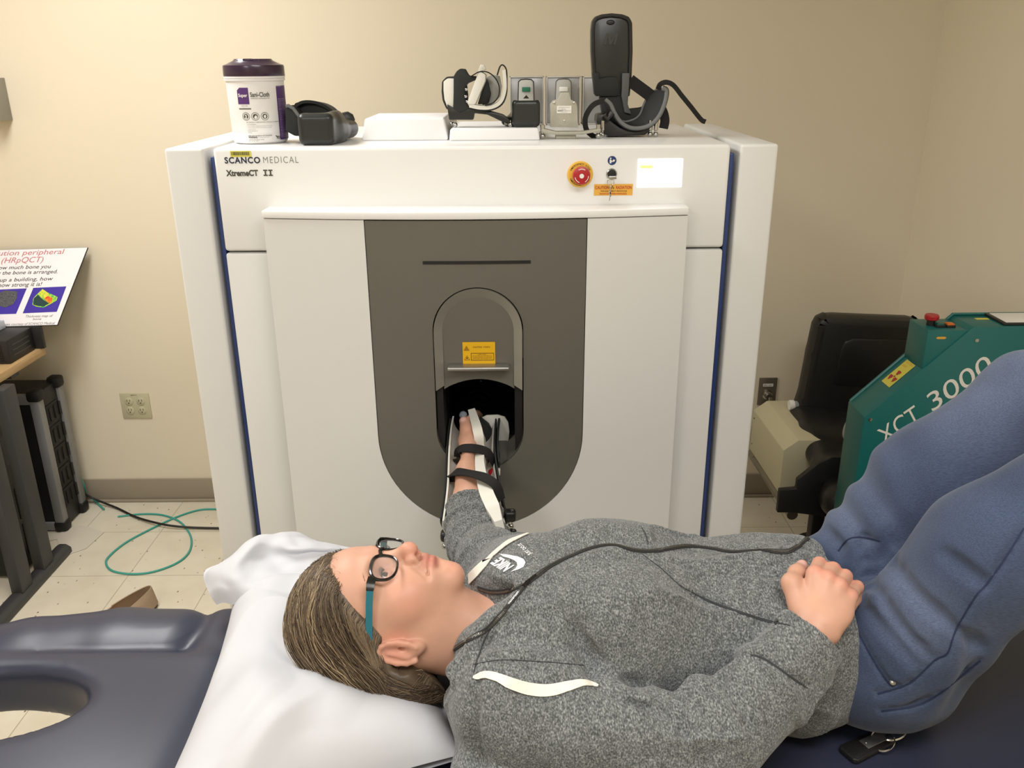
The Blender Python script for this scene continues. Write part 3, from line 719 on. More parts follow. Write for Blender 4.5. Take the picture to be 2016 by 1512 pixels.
for k, s in enumerate(('ACTIVE INGREDIENTS', 'n-Alkyl dimethyl ethylbenzyl ammonium chlorides', 'n-Alkyl dimethyl benzyl ammonium chlorides', 'Isopropyl alcohol', 'OTHER INGREDIENTS', 'TOTAL')):
    wtext(s, -.0215, h*(.295-.024*k), (.018, .05, .048, .016, .02, .008)[k], .0017, 'ink_grey')
wtext('KEEP OUT OF REACH OF CHILDREN', -.0215, h*.125, .047, .0024, 'ink_olive', bold=.01)
wtext('WARNING', -.0215, h*.098, .018, .0034, 'ink_black', bold=.03); wtext('See back panel for first aid', -.002, h*.100, .021, .002, 'ink_grey')
wtext('160 PRE-MOISTENED WIPES', -.021, h*.068, .03, .002, 'ink_grey'); wtext('6" x 6.75"', -.021, h*.048, .02, .0018, 'ink_grey')
wtext('PDI', .036, h*.075, .009, .0055, 'ink_olive', bold=.03)
wrap('drop_mark', curve_mesh([[(.0335, h*.135), (.0365, h*.12), (.036, h*.105), (.034, h*.115)]]), 'ink_olive', cn, 0, 0, d=.0004)
wrap('side_label', curve_mesh([rect(.045, h*.06, .105, h*.86)]), 'label_purple', cn, 0, 0)
for k in range(26): wtext('PRECAUTIONARY STATEMENTS' if k % 7 == 0 else 'hazards to humans and animals read the label', .0475, h*(.66-.0225*k), .05 if k % 5 else .036, .0017, 'ink_violet')
# --- white foam blocks
y0 = W(800, 276, z=T+.001).y; x0, x1 = W(712, 276, y=y0).x, W(882, 272, y=y0).x
yb = W(800, 223, z=T+.044).y
def foam(name, x0, x1, y0, y1, h, lab, tp=.006):
    b = MB(); q = bmesh.new(); c = [(x0, y0, 0), (x1, y0, 0), (x1, y1, 0), (x0, y1, 0)]; d = [(x0+tp, y0+tp, h), (x1-tp, y0+tp, h), (x1-tp, y1-tp, h), (x0+tp, y1-tp, h)]
    V = [q.verts.new((p[0], p[1], T+p[2])) for p in c+d]
    for f in ((3, 2, 1, 0), (4, 5, 6, 7), (0, 1, 5, 4), (1, 2, 6, 5), (2, 3, 7, 6), (3, 0, 4, 7)): q.faces.new([V[i] for i in f])
    bmesh.ops.bevel(q, geom=q.edges[:], offset=.004, segments=3, affect='EDGES', profile=.5); b._add(q)
    return tag(b.build('foam_block', 'foam_white'), lab, 'foam block', 'white foam blocks on the scanner')
foam('foam_block', x0, x1, y0, yb, .045, 'thick empty white foam block between the black cradle and the splint', .008)
y0b = W(970, 276, z=T+.001).y; x0b, x1b = W(884, 275, y=y0b).x, W(1063, 275, y=y0b).x; ybb = W(970, 237, z=T+.026).y
FT = T+.0245
foam('foam_block', x0b, x1b, y0b, ybb, .0245, 'thin white foam block under the splint and black cup', .003)
# --- black arm cradle beside the canister
cr = thing('arm_cradle', 'dark grey foam arm cradle with a scooped cup lying right of the canister', 'cradle', W(630, 285, y=1.86))
yc = W(630, 287, z=T).y
fld = Field(); m0 = W(631, 258, y=yc+.05)
fld.add(RBox((m0.x, yc+.05, T+.031), (.036, .05, .031), .012), .01)
e0, e1 = W(650, 262, y=yc+.07), W(688, 262, y=yc+.16); e0.z = T+.026; e1.z = T+.022
fld.add(Cap(e0, e1, .028, .020), .03)
fld.sub(Ell((m0.x-.002, yc+.085, T+.068), (.027, .06, .030)), .008)
fld.sub(RBox((m0.x, yc, T-.05), (.3, .3, .05), .001), .002)
sdf_obj('cup', fld, (m0.x-.12, yc-.03, T-.005), (m0.x+.2, yc+.25, T+.12), .0028, 'cup_black', cr)
b = MB(); q0 = W(615, 200, y=yc+.13)
def hood_pt(u, v):
    a = math.pi*(1-u); sx = .044; c0 = W(620, 250, y=yc+.1)
    x = c0.x+sx*math.cos(a)*(1-.15*v); z = T+.02+(W(600, 199, y=yc+.13).z-T-.02)*(math.sin(a)**.55)*(1-.35*max(0, u-.35)) 
    return (x, yc+.075+.1*v+.03*u, max(T+.004, z-.008*v))
b.grid(hood_pt, 34, 6, .006); b.build('scoop', 'foam_black', cr)
b = MB(); b.prism(pp([(574, 250), (573, 218), (580, 203), (597, 199), (618, 202), (640, 210), (652, 222), (660, 240), (658, 252)], yc+.10), (0, .012, 0), .004); b.build('scoop_back', 'foam_black', cr)
b = MB()
def wing(u, v):
    t = -1.35+1.9*u; c0 = W(592, 262, y=yc+.06); R = .075
    return (c0.x+.012-R*math.cos(t)*.62, yc+.05+.06*v, T+.006+(.066-.035*abs(u-.4))*v+ .012*math.sin(3*u))
wp = pp([(562, 258), (561, 212), (566, 208), (577, 212), (597, 238), (602, 262), (598, 268), (580, 268)], yc+.05)
for p in wp: p.z = max(p.z, T+.0005)
b.prism(wp, (0, .05, 0), .003); b.build('wing', 'foam_black', cr)
b = MB(); b.tube([p+Vector((0, -.001, 0)) for p in pp([(563, 209), (568, 208), (577, 213), (590, 230), (600, 241)], yc+.05)], .0035, 8); b.build('rim', 'rim_grey', cr)
c = W(683, 236, y=yc+.17); b = MB(); b.lathe([(.013+.003*(k % 2), -.012) for k in range(1)]+[(.017, -.010), (.018, 0), (.016, .010), (.010, .013)], (c.x, yc+.17, c.z), (.3, -1, .1), 9); b.build('knob', 'plastic_black', cr)
# --- wrist splint on the thin foam block
ys = y0b+.03
sp = thing('wrist_splint', 'small black and white wrist splint with ball feet standing on the thin foam block', 'splint', W(940, 250, y=ys))
def ball_foot(b, p, zt, r=.0055):
    """pin with a ball at the bottom resting on p.z"""
    b.sphere((p[0], p[1], p[2]+r), r, seg=14); b.lathe([(r*.55, 0), (r*.55, zt-p[2]-2*r*.8)], (p[0], p[1], p[2]+r*1.5), seg=12)
bf = MB(); ball_pts = [(896, 247, 0.0), (890, 243, .02), (1005, 247, 0.0), (998, 243, .02)]
b = MB(); br = pp([(880, 205), (896, 214), (925, 212), (960, 218), (990, 226), (1004, 236), (1003, 243), (985, 238), (960, 226), (934, 223), (932, 236), (884, 236), (882, 222)], ys)
b.prism(br, (0, .035, 0), .002); base = b.build('base_bar', 'plastic_black', sp)
for px, py, dy in ball_pts:
    q = W(px, py, y=ys+dy+.006); b = MB(); ball_foot(b, (q.x, ys+dy+.006, FT), W(px, 236, y=ys).z); b.build('ball_foot', 'steel', base)
b = MB(); pl = pp([(872, 178), (872, 160), (880, 154), (898, 155), (906, 168), (908, 195), (902, 222), (892, 222), (880, 212), (874, 196)], ys+.004)
b.prism(pl, (.004, .006, 0), .0025); b.build('paddle', 'plastic_white', sp)
b = MB(); pk = pp([(869, 180), (870, 160), (879, 151), (897, 150), (906, 145), (918, 152), (922, 190), (918, 222), (896, 226), (878, 214), (871, 198)], ys+.011)
b.prism(pk, (0, .01, 0), .003); b.build('paddle_back', 'foam_black', sp)
b = MB(); kb = pp([(893, 150), (899, 140), (906, 135), (916, 136), (922, 147), (926, 150), (938, 150), (936, 158), (922, 164), (915, 172), (917, 200), (924, 214), (905, 222), (892, 214), (893, 180)], ys-.002)
b.prism(kb, (0, .03, 0), .002); b.build('bracket', 'foam_black', sp)
b = MB(); lw = pp([(943, 138), (956, 147), (955, 160), (935, 206), (920, 205), (922, 196)], ys-.012); b.prism(lw, (.002, .022, 0), .002); b.build('liner', 'liner_white', sp)
b = MB(); lw = pp([(941, 140), (946, 127), (953, 128), (957, 136), (950, 142)], ys+.005); b.prism(lw, (0, .02, 0), .001); b.build('liner', 'liner_white', sp)
b = MB(); b.ribbon(smooth_path(pp([(992, 137), (994, 160), (993, 180), (985, 200), (968, 210), (945, 211), (925, 207)], ys+.012), 5), .040, .0075, [Vector((math.cos(t), 0, math.sin(t))) for t in [math.pi-.55*math.pi*k/30*1.0 for k in range(31)]]); b.build('liner', 'liner_white', sp)
b = MB(); b.ribbon(smooth_path(pp([(979, 148), (984, 132), (990, 128), (997, 138), (998, 165), (997, 185), (989, 204), (970, 215), (940, 217)], ys+.014), 4), .042, .0028, [Vector((math.cos(t), 0, math.sin(t))) for t in [math.pi-.5*math.pi*k/32 for k in range(33)]]); b.build('outer_shell', 'foam_black', sp)
b = MB(); b.ribbon(smooth_path(pp([(928, 150), (945, 141), (962, 143), (976, 155), (983, 172), (981, 190), (970, 203), (955, 207)], ys-.006), 6), .014, .0022, [Vector((math.cos(t), 0, math.sin(t))) for t in [2.2-2.9*k/42 for k in range(43)]]); b.build('strap', 'strap_black', sp)
b = MB(); b.prism(pp([(958, 152), (970, 147), (984, 150), (988, 170), (985, 190), (972, 204), (950, 207), (945, 198), (962, 190)], ys+.026), (0, .004, 0), .001); b.build('inner_liner', 'gauge_grey', sp)
b = MB(); ib = pp([(956, 150), (962, 165), (967, 185), (962, 204), (940, 206), (948, 180)], ys+.01); b.prism(ib, (0, .018, 0), .003); b.build('inner_pad', 'foam_black', sp)
for px, py in ((918, 176), (917, 190), (920, 200)):
    b = MB(); b.sphere(W(px, py, y=ys-.006), .0035, seg=10); b.build('buckle', 'steel', sp)
# --- black cup on foam block
ycup = y0b+.018
cu = thing('black_cup_pad', 'glossy black rounded cup right of the splint on the thin foam block', 'cup', (W(1036, 248, y=ycup).x, ycup+.03, FT))
fld = Field(); a0, a1 = W(1008, 250, y=ycup), W(1064, 195, y=ycup); wc = (a1.x-a0.x)/2; hc = (a1.z-FT)/2; cxx = (a0.x+a1.x)/2
fld.add(RBox((cxx, ycup+wc*.9, FT+hc), (wc, wc*.9, hc), .011), .01)
fld.add(Cap((cxx-wc*.2, ycup+.035, FT+.014), (cxx-wc-.014, ycup+.055, FT+.010), .013, .009), .02)
fld.sub(RBox((cxx, ycup+wc*.95, FT+hc*2), (wc*.84, wc*.72, hc*1.7), .010), .004)
fld.sub(RBox((cxx, ycup, FT-.05), (.2, .2, .05), .001), .001)
sdf_obj('shell', fld, (cxx-.09, ycup-.01, FT-.004), (cxx+.06, ycup+.1, FT+hc*2+.02), .0022, 'cup_black', cu)
b = MB(); q = W(1036, 188, y=ycup+.04); b.prism(pp([(1030, 194), (1036, 187), (1042, 194)], ycup+.05), (0, .004, 0)); b.build('locating_tip', 'plastic_black', cu)
# --- three grey calibration cases
ycase = W(1080, 246, z=T).y
cases = []
for i, (xa, xb, lab) in enumerate(((1004, 1071, 'grey framed case with a green tag, leftmost of three behind the cup'), (1075, 1143, 'grey framed case with a white tag standing behind the beige test plate'), (1146, 1169, 'grey framed case half hidden behind the tall black boot holder'))):
    xe = xb if i < 2 else 1212
    p0, p1 = W(xa, 246, y=ycase), W(xe, 150, y=ycase); p0.z = T
    t = thing('calibration_case', lab, 'case', ((p0.x+p1.x)/2, ycase+.03, T), 'grey calibration cases')
    b = MB(); b.box((p0.x+.002, ycase+.002, T+.003), (p1.x-.002, ycase+.05, p1.z-.002), .002); b.build('box', 'panel_grey', t)
    b = MB(); f = .003
    for q in (((p0.x, ycase-.003, T), (p0.x+f, ycase+.055, p1.z)), ((p1.x-f, ycase-.003, T), (p1.x, ycase+.055, p1.z)), ((p0.x, ycase-.003, p1.z-.003), (p1.x, ycase+.055, p1.z)), ((p0.x, ycase-.003, T), (p1.x, ycase+.055, T+.004))): b.box(*q, .0008)
    b.build('frame', 'frame_pale', t)
    if i == 2: continue
    mx_ = (p0.x+p1.x)/2-.002*(1-i); gw = .021; gz = W(1037, 157, y=ycase-.01).z
    pts = [(mx_-gw, T+.004), (mx_+gw, T+.004), (mx_+gw*.86, gz-.006), (mx_+gw*.6, gz-.001), (mx_, gz), (mx_-gw*.6, gz-.001), (mx_-gw*.86, gz-.006)]
    b = MB(); b.prism([(x, ycase-.014, z) for x, z in pts], (0, .014, 0), .0015); g = b.build('gauge_body', 'gauge_grey', t)
    b = MB(); b.tube([(x*1.0+(x-mx_)*.06, ycase-.003, z+.0015) for x, z in pts[1:]+pts[:1]], .0012, 6); b.build('gauge_edge', 'plastic_black' if i == 0 else 'ink_grey', g)
    ty = W(1036, 176, y=ycase-.016).z
    b = MB(); b.box((mx_-.0105, ycase-.020, ty-.0055), (mx_+.0105, ycase-.012, ty+.0055), .001); b.build('tag', 'tag_green' if i == 0 else 'label_white', g)
# --- beige test plate with ball feet
yp = W(1110, 262, z=T+.012).y
ph = thing('test_plate', 'beige metal test plate with a white label standing on ball feet before the cases', 'test plate', (W(1110, 262, y=yp).x, yp, T))
pts = [(1083, 250), (1083, 205), (1089, 198), (1099, 195), (1106, 182), (1120, 182), (1124, 196), (1134, 202), (1137, 210), (1138, 251)]
b = MB(); b.prism(pp(pts, yp), (0, .012, 0), .001); pl = b.build('plate', 'phantom_beige', ph)
for px, py in ((1091, 203), (1130, 203), (1111, 239)):
    q = W(px, py, y=yp); b = MB(); b.lathe([(.0028, 0), (.0028, .0012), (.0014, .0016)], (q.x, yp, q.z), (0, -1, 0), 14); b.build('screw', 'steel', pl)
a_, d_ = W(1096, 223, y=yp), W(1125, 208, y=yp)
lb = flat('label', [rect(0, 0, d_.x-a_.x, d_.z-a_.z)], 'label_white', pl, (a_.x, yp, a_.z), X_, Z_)
for s, x, z, w_, h_ in (('QRM Quality Phantom', .12, .72, .75, .12), ('No. 73000-086', .12, .5, .5, .1), ('SCANCO', .06, .25, .4, .16), ('MEDICAL AG', .5, .26, .45, .12), ('www.scanco.ch', .3, .08, .4, .07)):
    text('label_text', s, 'ink_black' if s == 'SCANCO' else 'ink_grey', pl, (a_.x+(d_.x-a_.x)*x, yp-.0005, a_.z+(d_.z-a_.z)*z), X_, Z_, w=(d_.x-a_.x)*w_, h=(d_.z-a_.z)*h_, bold=.03 if s == 'SCANCO' else 0)
bz = W(1110, 256, y=yp).z; lx, rx = W(1068, 252, y=yp).x, W(1178, 252, y=yp).x
b = MB(); q = [(lx-.004, bz), (lx+.004, bz-.006), (lx+.03, bz-.009), (rx-.035, bz-.009), (rx+.004, bz-.002), (rx+.004, bz+.003), (rx-.035, bz-.003), (lx+.03, bz-.003), (lx, bz+.004)]
b.prism([(x, yp-.012, z) for x, z in q], (0, .035, 0), .001); b.box((W(1094, 260, y=yp).x, yp-.004, T), (W(1134, 260, y=yp).x, yp+.016, bz-.008), .002)
bp = b.build('base_bar', 'phantom_beige', ph)
for x in (lx, rx):
    b = MB(); b.sphere((x, yp-.003, T+.0062), .0062, seg=16); b.lathe([(.0032, 0), (.0032, .006), (.0058, .007), (.0058, bz-T-.014), (.005, bz-T-.012), (.005, bz-T+.002)], (x, yp-.003, T+.009), seg=18)
    b.build('ball_foot', 'steel', bp)
# --- tall boot holder
yb0 = yp+.03
bo = thing('boot_holder', 'tall black leg boot with a raised letter M and a padded grey-edged cradle at the right end of the scanner top', 'boot holder', (W(1230, 268, y=yb0).x, yb0, T))
bo['label'] = 'tall black leg boot with a raised M and padded grey-edged cradle on the scanner top'
yt = yb0+.06
sole = [(1163, 60), (1165, 42), (1171, 33), (1184, 28), (1204, 26), (1226, 28), (1239, 33), (1245, 44), (1246, 100), (1244, 150), (1240, 190), (1172, 190), (1166, 150), (1163, 100)]
b = MB(); b.prism(pp(sole, yt), (0, .022, 0), .003); so_ = b.build('boot_plate', 'cup_black', bo)
b = MB(); b.tube(pp([(1170, 150), (1167, 100), (1167, 60), (1169, 43), (1175, 36), (1186, 32), (1204, 30), (1224, 32), (1236, 37), (1241, 47), (1242, 100), (1240, 150)], yt-.002), .004, 8); b.build('boot_rim', 'plastic_black', so_)
O = W(1188, 88, y=yt); Q = W(1216, 65, y=yt); mw, mh = Q.x-O.x, Q.z-O.z
Mo = [(0, 0), (.17, 0), (.29, .62), (.40, 0), (.55, 0), (.82, .62), (.70, 0), (.87, 0), (1.04, 1), (.86, 1), (.53, .33), (.42, 1), (.20, 1)]
me = curve_mesh([Mo]); place2d(me, lambda u, v: Vector((O.x+u*mw, yt-.0022, O.z+v*mh)))
bm = bmesh.new(); bm.from_mesh(me); r = bmesh.ops.extrude_face_region(bm, geom=bm.faces[:])
for v in [e for e in r['geom'] if isinstance(e, bmesh.types.BMVert)]: v.co.y += .0025
bmesh.ops.recalc_face_normals(bm, faces=bm.faces); bm.to_mesh(me); bm.free(); me.shade_flat(); link_mesh('raised_letter', me, 'letter_black', so_)
b = MB(); c = W(1202, 44, y=yt); b.sphere((c.x, yt-.001, c.z), (.009, .003, .005), seg=16); b.build('vent', 'plastic_black', so_)
b = MB(); b.prism(pp([(1166, 142), (1180, 143), (1180, 155), (1196, 152), (1216, 152), (1220, 180), (1215, 190), (1182, 190), (1170, 186)], yt-.008), (0, .02, 0), .002); b.build('heel_pad', 'foam_black', so_)
b = MB(); b.prism(pp([(1226, 144), (1240, 144), (1239, 165), (1236, 205), (1243, 225), (1230, 222), (1224, 190)], yt-.012), (0, .02, 0), .002); b.build('side_rail', 'velcro_grey', so_)
b = MB(); b.prism(pp([(1180, 190), (1222, 188), (1234, 215), (1262, 212), (1282, 204), (1288, 222), (1270, 255), (1215, 262), (1190, 255)], yt-.004), (0, .024, 0), .004); b.build('heel_block', 'foam_black', bo)
# cradle: U shell with grey rim
Uf = [(1192, 196), (1202, 205), (1210, 222), (1222, 240), (1240, 251), (1262, 252), (1282, 245), (1298, 228), (1308, 205), (1312, 186), (1311, 177), (1304, 174)]
Ub = [(1200, 216), (1208, 226), (1218, 236), (1230, 240), (1242, 238), (1254, 232), (1262, 222), (1268, 205), (1276, 190), (1286, 181), (1295, 176), (1303, 174)]
F1 = smooth_path(pp(Uf, yb0-.012), 3); B1 = smooth_path(pp(Ub, yb0+.055), 3)
b = MB(); nF = len(F1)-1
b.grid(lambda u, v: F1[round(u*nF)].lerp(B1[round(u*nF)], v), nF, 6, -.006); crd = b.build('cradle_pad', 'foam_black', bo)
b = MB(); b.tube(F1, .0042, 8); b.build('cradle_rim', 'rim_grey', crd)
b = MB(); b.tube(B1, .0028, 8); b.build('cradle_rim', 'rim_grey', crd)
b = MB(); b.prism(pp([(1176, 226), (1190, 224), (1205, 240), (1222, 252), (1252, 258), (1285, 250), (1280, 258), (1270, 266), (1200, 269), (1184, 262), (1174, 240)], yb0-.004), (0, .06, 0), .003); ba = b.build('base_block', 'plastic_black', bo)
for px, dy in ((1186, -.002), (1280, .0), (1291, -.004), (1178, .03)):
    x = W(px, 262, y=yb0+dy).x; b = MB(); b.sphere((x, yb0+dy, T+.0058), .0058, seg=14); b.lathe([(.003, 0), (.003, .005), (.0048, .006), (.0048, .026)], (x, yb0+dy, T+.009), seg=16); b.build('ball_foot', 'steel', ba)
def strap(name, pts, y0, y1, w_, up, par, m='strap_black', th=.0018, n=5):
    P = smooth_path([W(a, c, y=y0+(y1-y0)*k/(len(pts)-1)) for k, (a, c) in enumerate(pts)], n); b = MB()
    b.ribbon(P, w_, th, up); return b.build(name, m, par)
strap('strap', [(1240, 158), (1256, 170), (1275, 184), (1290, 196)], yt-.004, yb0+.05, .026, (.05, -1, .1), bo)
strap('loose_strap', [(1295, 176), (1300, 166), (1312, 162), (1326, 168), (1342, 188), (1360, 210), (1380, 235), (1389, 240)], yb0+.03, yb0+.02, .0105, (.25, -.9, .35), bo)
strap('strap', [(1190, 198), (1172, 204), (1160, 216), (1152, 235), (1155, 256), (1168, 268), (1174, 269)], yb0-.016, yb0-.016, .011, (-.2, -1, .1), bo)
strap('strap', [(1298, 208), (1306, 222), (1309, 238), (1306, 253)], yb0+.02, yb0+.02, .020, (.1, -1, .1), bo)
b = MB(); b.tube(pp([(1206, 222), (1196, 234), (1190, 226)], yb0-.014), .006, 10); b.build('lever', 'plastic_black', bo)
# ---------------------------------------------------------------- left side: desk, sign, computers
mat('desk_wood', (196, 164, 118), .45, noise=((178, 144, 98), 6, 5, .35, .7, (12, 1, 12)))
mat('desk_metal', (66, 66, 68), .5, metal=.3); mat('case_black', (24, 24, 25), .5); mat('case_rail', (134, 134, 134), .4, metal=.15)
mat('grille_black', (14, 14, 14), .6); mat('paper_white', (232, 230, 228), .7); mat('sign_white', (240, 236, 240), .4); mat('sign_core', (40, 38, 36), .7)
mat('photo_blue', (62, 44, 160), .5); mat('bone_grey', (96, 96, 100), .7, noise=((60, 60, 66), 300, 3, .4, .6)); mat('bone_green', (60, 170, 90), .6, noise=((180, 220, 60), 120, 3, .4, .6))
mat('bone_yellow', (236, 214, 60), .6, noise=((120, 200, 80), 160, 3, .4, .7)); mat('bone_red', (226, 60, 30), .6, noise=((240, 160, 40), 160, 3, .4, .7)); mat('bone_dark', (26, 60, 60), .7)
mat('ink_rose', (196, 120, 126), .6); mat('outlet_almond', (196, 190, 158), .45); mat('outlet_hole', (80, 66, 50), .7)
mat('cable_teal', (64, 160, 146), .4); mat('cable_black', (26, 24, 24), .5); mat('shoe_tan', (168, 146, 122), .8, bump=(500, .5, .002)); mat('shoe_lining', (186, 152, 118), .7); mat('shoe_sole', (60, 52, 46), .7)
mat('paper_sheet', (212, 204, 188), .35)
XD_ = -1.70; ZD = .74
dk = thing('desk', 'wood topped desk with a dark metal frame at the left edge of the photo', 'desk', (XD_-.5, 2.3, 0))
yd1 = 3.0; yd0 = 1.75
b = MB(); b.box((XL+.3, yd0, ZD-.03), (XD_, yd1, ZD), .004); b.build('desktop', 'desk_wood', dk)
b = MB(); b.box((XL+.35, yd1-.16, ZD-.07), (XD_-.05, yd1-.11, ZD-.03)); b.box((XL+.35, yd0+.11, ZD-.07), (XD_-.05, yd0+.16, ZD-.03)); b.build('frame_rail', 'desk_metal', dk)
# leg: twin uprights + splayed foot, at pixel column ~ (20..95)
xl = W(96, 1120, z=.0).x
yf_, yn_ = 2.80, 1.78
yu = W(55, 1100, z=.05).y
xleg = -1.672
b = MB(); b.prism([(xleg-.03, yf_, .0), (xleg+.03, yf_, .0), (xleg+.03, yf_, .022), (xleg+.012, yf_, .035), (xleg-.012, yf_, .035), (xleg-.03, yf_, .022)], (0, yn_-yf_, 0), .004); b.build('foot', 'desk_metal', dk)
for y_ in (yf_-.285, yf_-.14):
    b = MB(); b.box((xleg-.02, y_-.035, .03), (xleg+.02, y_+.035, ZD-.03), .006); b.build('upright', 'desk_metal', dk)
# black box on the desk
p = W(72, 700, z=ZD)
b0 = W(0, 715, z=ZD)
bx = thing('network_box', 'small black ribbed box on the desk corner under the clear trays', 'box', (p.x-.11, p.y-.1, ZD))
R = Matrix.Identity(3); cc = Vector((-1.865, 2.88, ZD+.042))
b = MB(); b.cbox(cc, (.30, .165, .084), .006, R); b.build('housing', 'case_black', bx)
b = MB()
for k in range(9): b.cbox(cc+R@Vector((.0, -.083, .026-.007*k)), (.26, .003, .003), 0, R)
b.build('front_ribs', 'grille_black', bx)
b = MB()
for k in range(3): b.cbox(cc+R@Vector((.1505, -.0, .018-.018*k)), (.002, .11, .004), 0, R)
b.build('side_ribs', 'desk_metal', bx)
for k in range(2):
    c2 = cc+Vector((-.055+.014*k, -.0, .042+.0145+.0285*(1-k)))
    t = thing('clear_tray', ('clear plastic sorting tray, upper of two on the black box', 'clear plastic sorting tray, lower of two directly on the black box')[k], 'tray', c2-Vector((0, 0, .014)))
    b = MB(); b.cbox(c2-Vector((0, 0, .012)), (.21, .15, .003), .001, R)
    for q, dd in (((0, -.074, 0), (.21, .003, .026)), ((0, .074, 0), (.21, .003, .026)), ((.105, 0, 0), (.003, .145, .026)), ((-.105, 0, 0), (.003, .145, .026)), ((.055, 0, 0), (.002, .14, .024))): b.cbox(c2+R@Vector(q), dd, .0008, R)
    b.build('tray', mat('tray_clear', (206, 210, 216), .25, alpha=.55) if k == 0 else 'tray_clear', t)
# leaning sign board
q00 = W(113, 640, y=2.975); q11 = W(173, 487, y=3.17)
up = (q11-q00); upn = up.normalized(); xd = Vector((1, 0, 0))
_lf = W(0, 492, z=q11.z); 
xd = (q11-W(0, 492, y=3.17)).normalized(); Hs = up.length; Ws = .62
OS = q00-xd*Ws; nrm = xd.cross(upn)
sg = thing('sign_board', 'white information board about bone scanning leaning behind the desk tools', 'sign', (OS+xd*Ws*.5))
b = MB(); b.prism([OS, q00, q11, OS+upn*Hs], -nrm*.005); b.build('foam_core', 'sign_core', sg, smooth=0)
flat('sheet', [rect(0.001, 0.001, Ws-.001, Hs-.001)], 'sign_white', sg, OS, xd, upn, eps=.0006)
def S(px, py):      # point on the board (u,v) seen at pixel
    r = ray(px, py); t = (OS-CAM).dot(nrm)/r.dot(nrm); P = CAM+r*t-OS; yv = upn-xd*upn.dot(xd); c = P.dot(nrm.cross(xd)) / upn.dot(nrm.cross(xd)); a = (P-upn*c).dot(xd); return a, c
def stext(s, right_px, py, hpx, m, wid=None, shear=0):
    a, v = S(right_px, py); _, v2 = S(right_px, py-hpx); hh = v2-v; me = text_mesh(s, .0); co = mesh_xy(me); mn, mx = co.min(0), co.max(0)
    k = hh/.72; ww = wid or (mx[0]-mn[0])*k*1.0; kx = ww/(mx[0]-mn[0])
    place2d(me, lambda x, y: OS+xd*(a+(x-mx[0])*kx)+upn*(v+y*k)+nrm*.0012); link_mesh('sign_text', me, m, sg)
def wpx(x0, x1, y): return S(x1, y)[0]-S(x0, y)[0]
stext('High Resolution peripheral', 124, 500, 10, 'ink_rose', wpx(0, 124, 500)*26/15.2)
stext('CT (HRpQCT)', 84, 516, 11, 'ink_rose', wpx(4, 84, 516)*11/8)
stext('How much bone you', 99, 528, 7.5, 'ink_black', wpx(0, 99, 528)*17/15.3); stext('How the bone is arranged.', 113, 538, 7.5, 'ink_black', wpx(0, 113, 538)*24/20)
stext('Building up a building, how', 103, 552, 7.5, 'ink_black', wpx(0, 103, 552)*27/18.5); stext('and how strong it is!', 81, 563, 8, 'ink_black', wpx(0, 81, 563)*21/16)
def quadpx(pts): return [S(*p) for p in pts]
pc = flat('picture', [quadpx([(45, 617), (112, 614), (131, 564), (66, 567)])], 'photo_blue', sg, OS, xd, upn, eps=.0012)
flat('picture', [quadpx([(-40, 620), (32, 618), (53, 568), (-18, 571)])], 'photo_blue', sg, OS, xd, upn, eps=.0012)
for m_, pts, e in (('bone_green', [(64, 600), (66, 588), (73, 580), (84, 569), (94, 576), (114, 585), (112, 592), (100, 599), (86, 606), (72, 604)], .0018), ('bone_dark', [(66, 600), (67, 588), (75, 581), (85, 590), (97, 598), (86, 604), (72, 602)], .0024),
                   ('bone_yellow', [(75, 579), (85, 570), (95, 577), (100, 584), (96, 590), (84, 587)], .0022), ('bone_red', [(88, 588), (95, 583), (104, 587), (103, 595), (98, 598), (90, 592)], .0027)):
    flat('bone_map', [quadpx(pts)], m_, sg, OS, xd, upn, eps=e)
flat('bone_scan', [quadpx([(-10, 600), (-6, 580), (10, 572), (35, 574), (33, 590), (26, 600), (10, 606)])], 'bone_grey', sg, OS, xd, upn, eps=.0018)
stext('Thickness map of', 103, 624, 5, 'ink_grey', wpx(50, 103, 624)); stext('bone', 81, 630, 4.5, 'ink_grey', wpx(65, 81, 630)); stext('Images courtesy of SCANCO Medical', 107, 640-1.5, 5, 'ink_grey', wpx(31, 107, 638)*33/24)
# stand block that carries the board
b = MB(); b.box((q00.x-.30, 2.968, ZD), (q00.x-.06, 2.985, q00.z-.003), .002); b.build('stand', 'case_black', sg)
# flight-case style server
c0 = W(160, 1018, z=.0); xs0 = c0.x-.0; 
cA = W(150, 1035, z=.02)
sv = thing('rack_case', 'upright black rack case with silver rails and black corners standing against the wall', 'rack case', (cA.x-.12, 2.85, 0))
R = Matrix.Rotation(math.radians(6), 3, 'Z')
hx, hy = .30, .23; zt = .575
x1 = -1.735; x0 = x1-.34; y1 = 3.13; y0 = 2.945
b = MB(); b.box((x0+.01, y0+.01, .01), (x1-.012, y1-.01, zt-.008), .004); b.build('body', 'case_black', sv)
for (ax, ay) in ((x1, y0), (x1, y1), (x0, y0)):
    b = MB(); b.box((ax-.035 if ax == x1 else ax, ay-.002 if ay == y0 else ay-.035, .02), (ax if ax == x1 else ax+.035, ay+.035 if ay == y0 else ay+.002, zt-.02), .004); b.build('rail', 'case_rail', sv)
for za, zb2 in ((zt-.045, zt-.006), (.006, .04)):
    b = MB(); b.box((x0, y0, za), (x1, y0+.02, zb2), .003); b.build('rail', 'case_rail', sv)
for (ax, ay) in ((x1, y0), (x1, y1), (x0, y0)):
    for z in (0.0, zt-.035):
        b = MB(); b.cbox((ax-.018*(1 if ax == x1 else -1), ay+.018*(1 if ay == y0 else -1), z+.0225), (.05, .05, .045), .012); b.build('corner_guard', 'grille_black', sv)
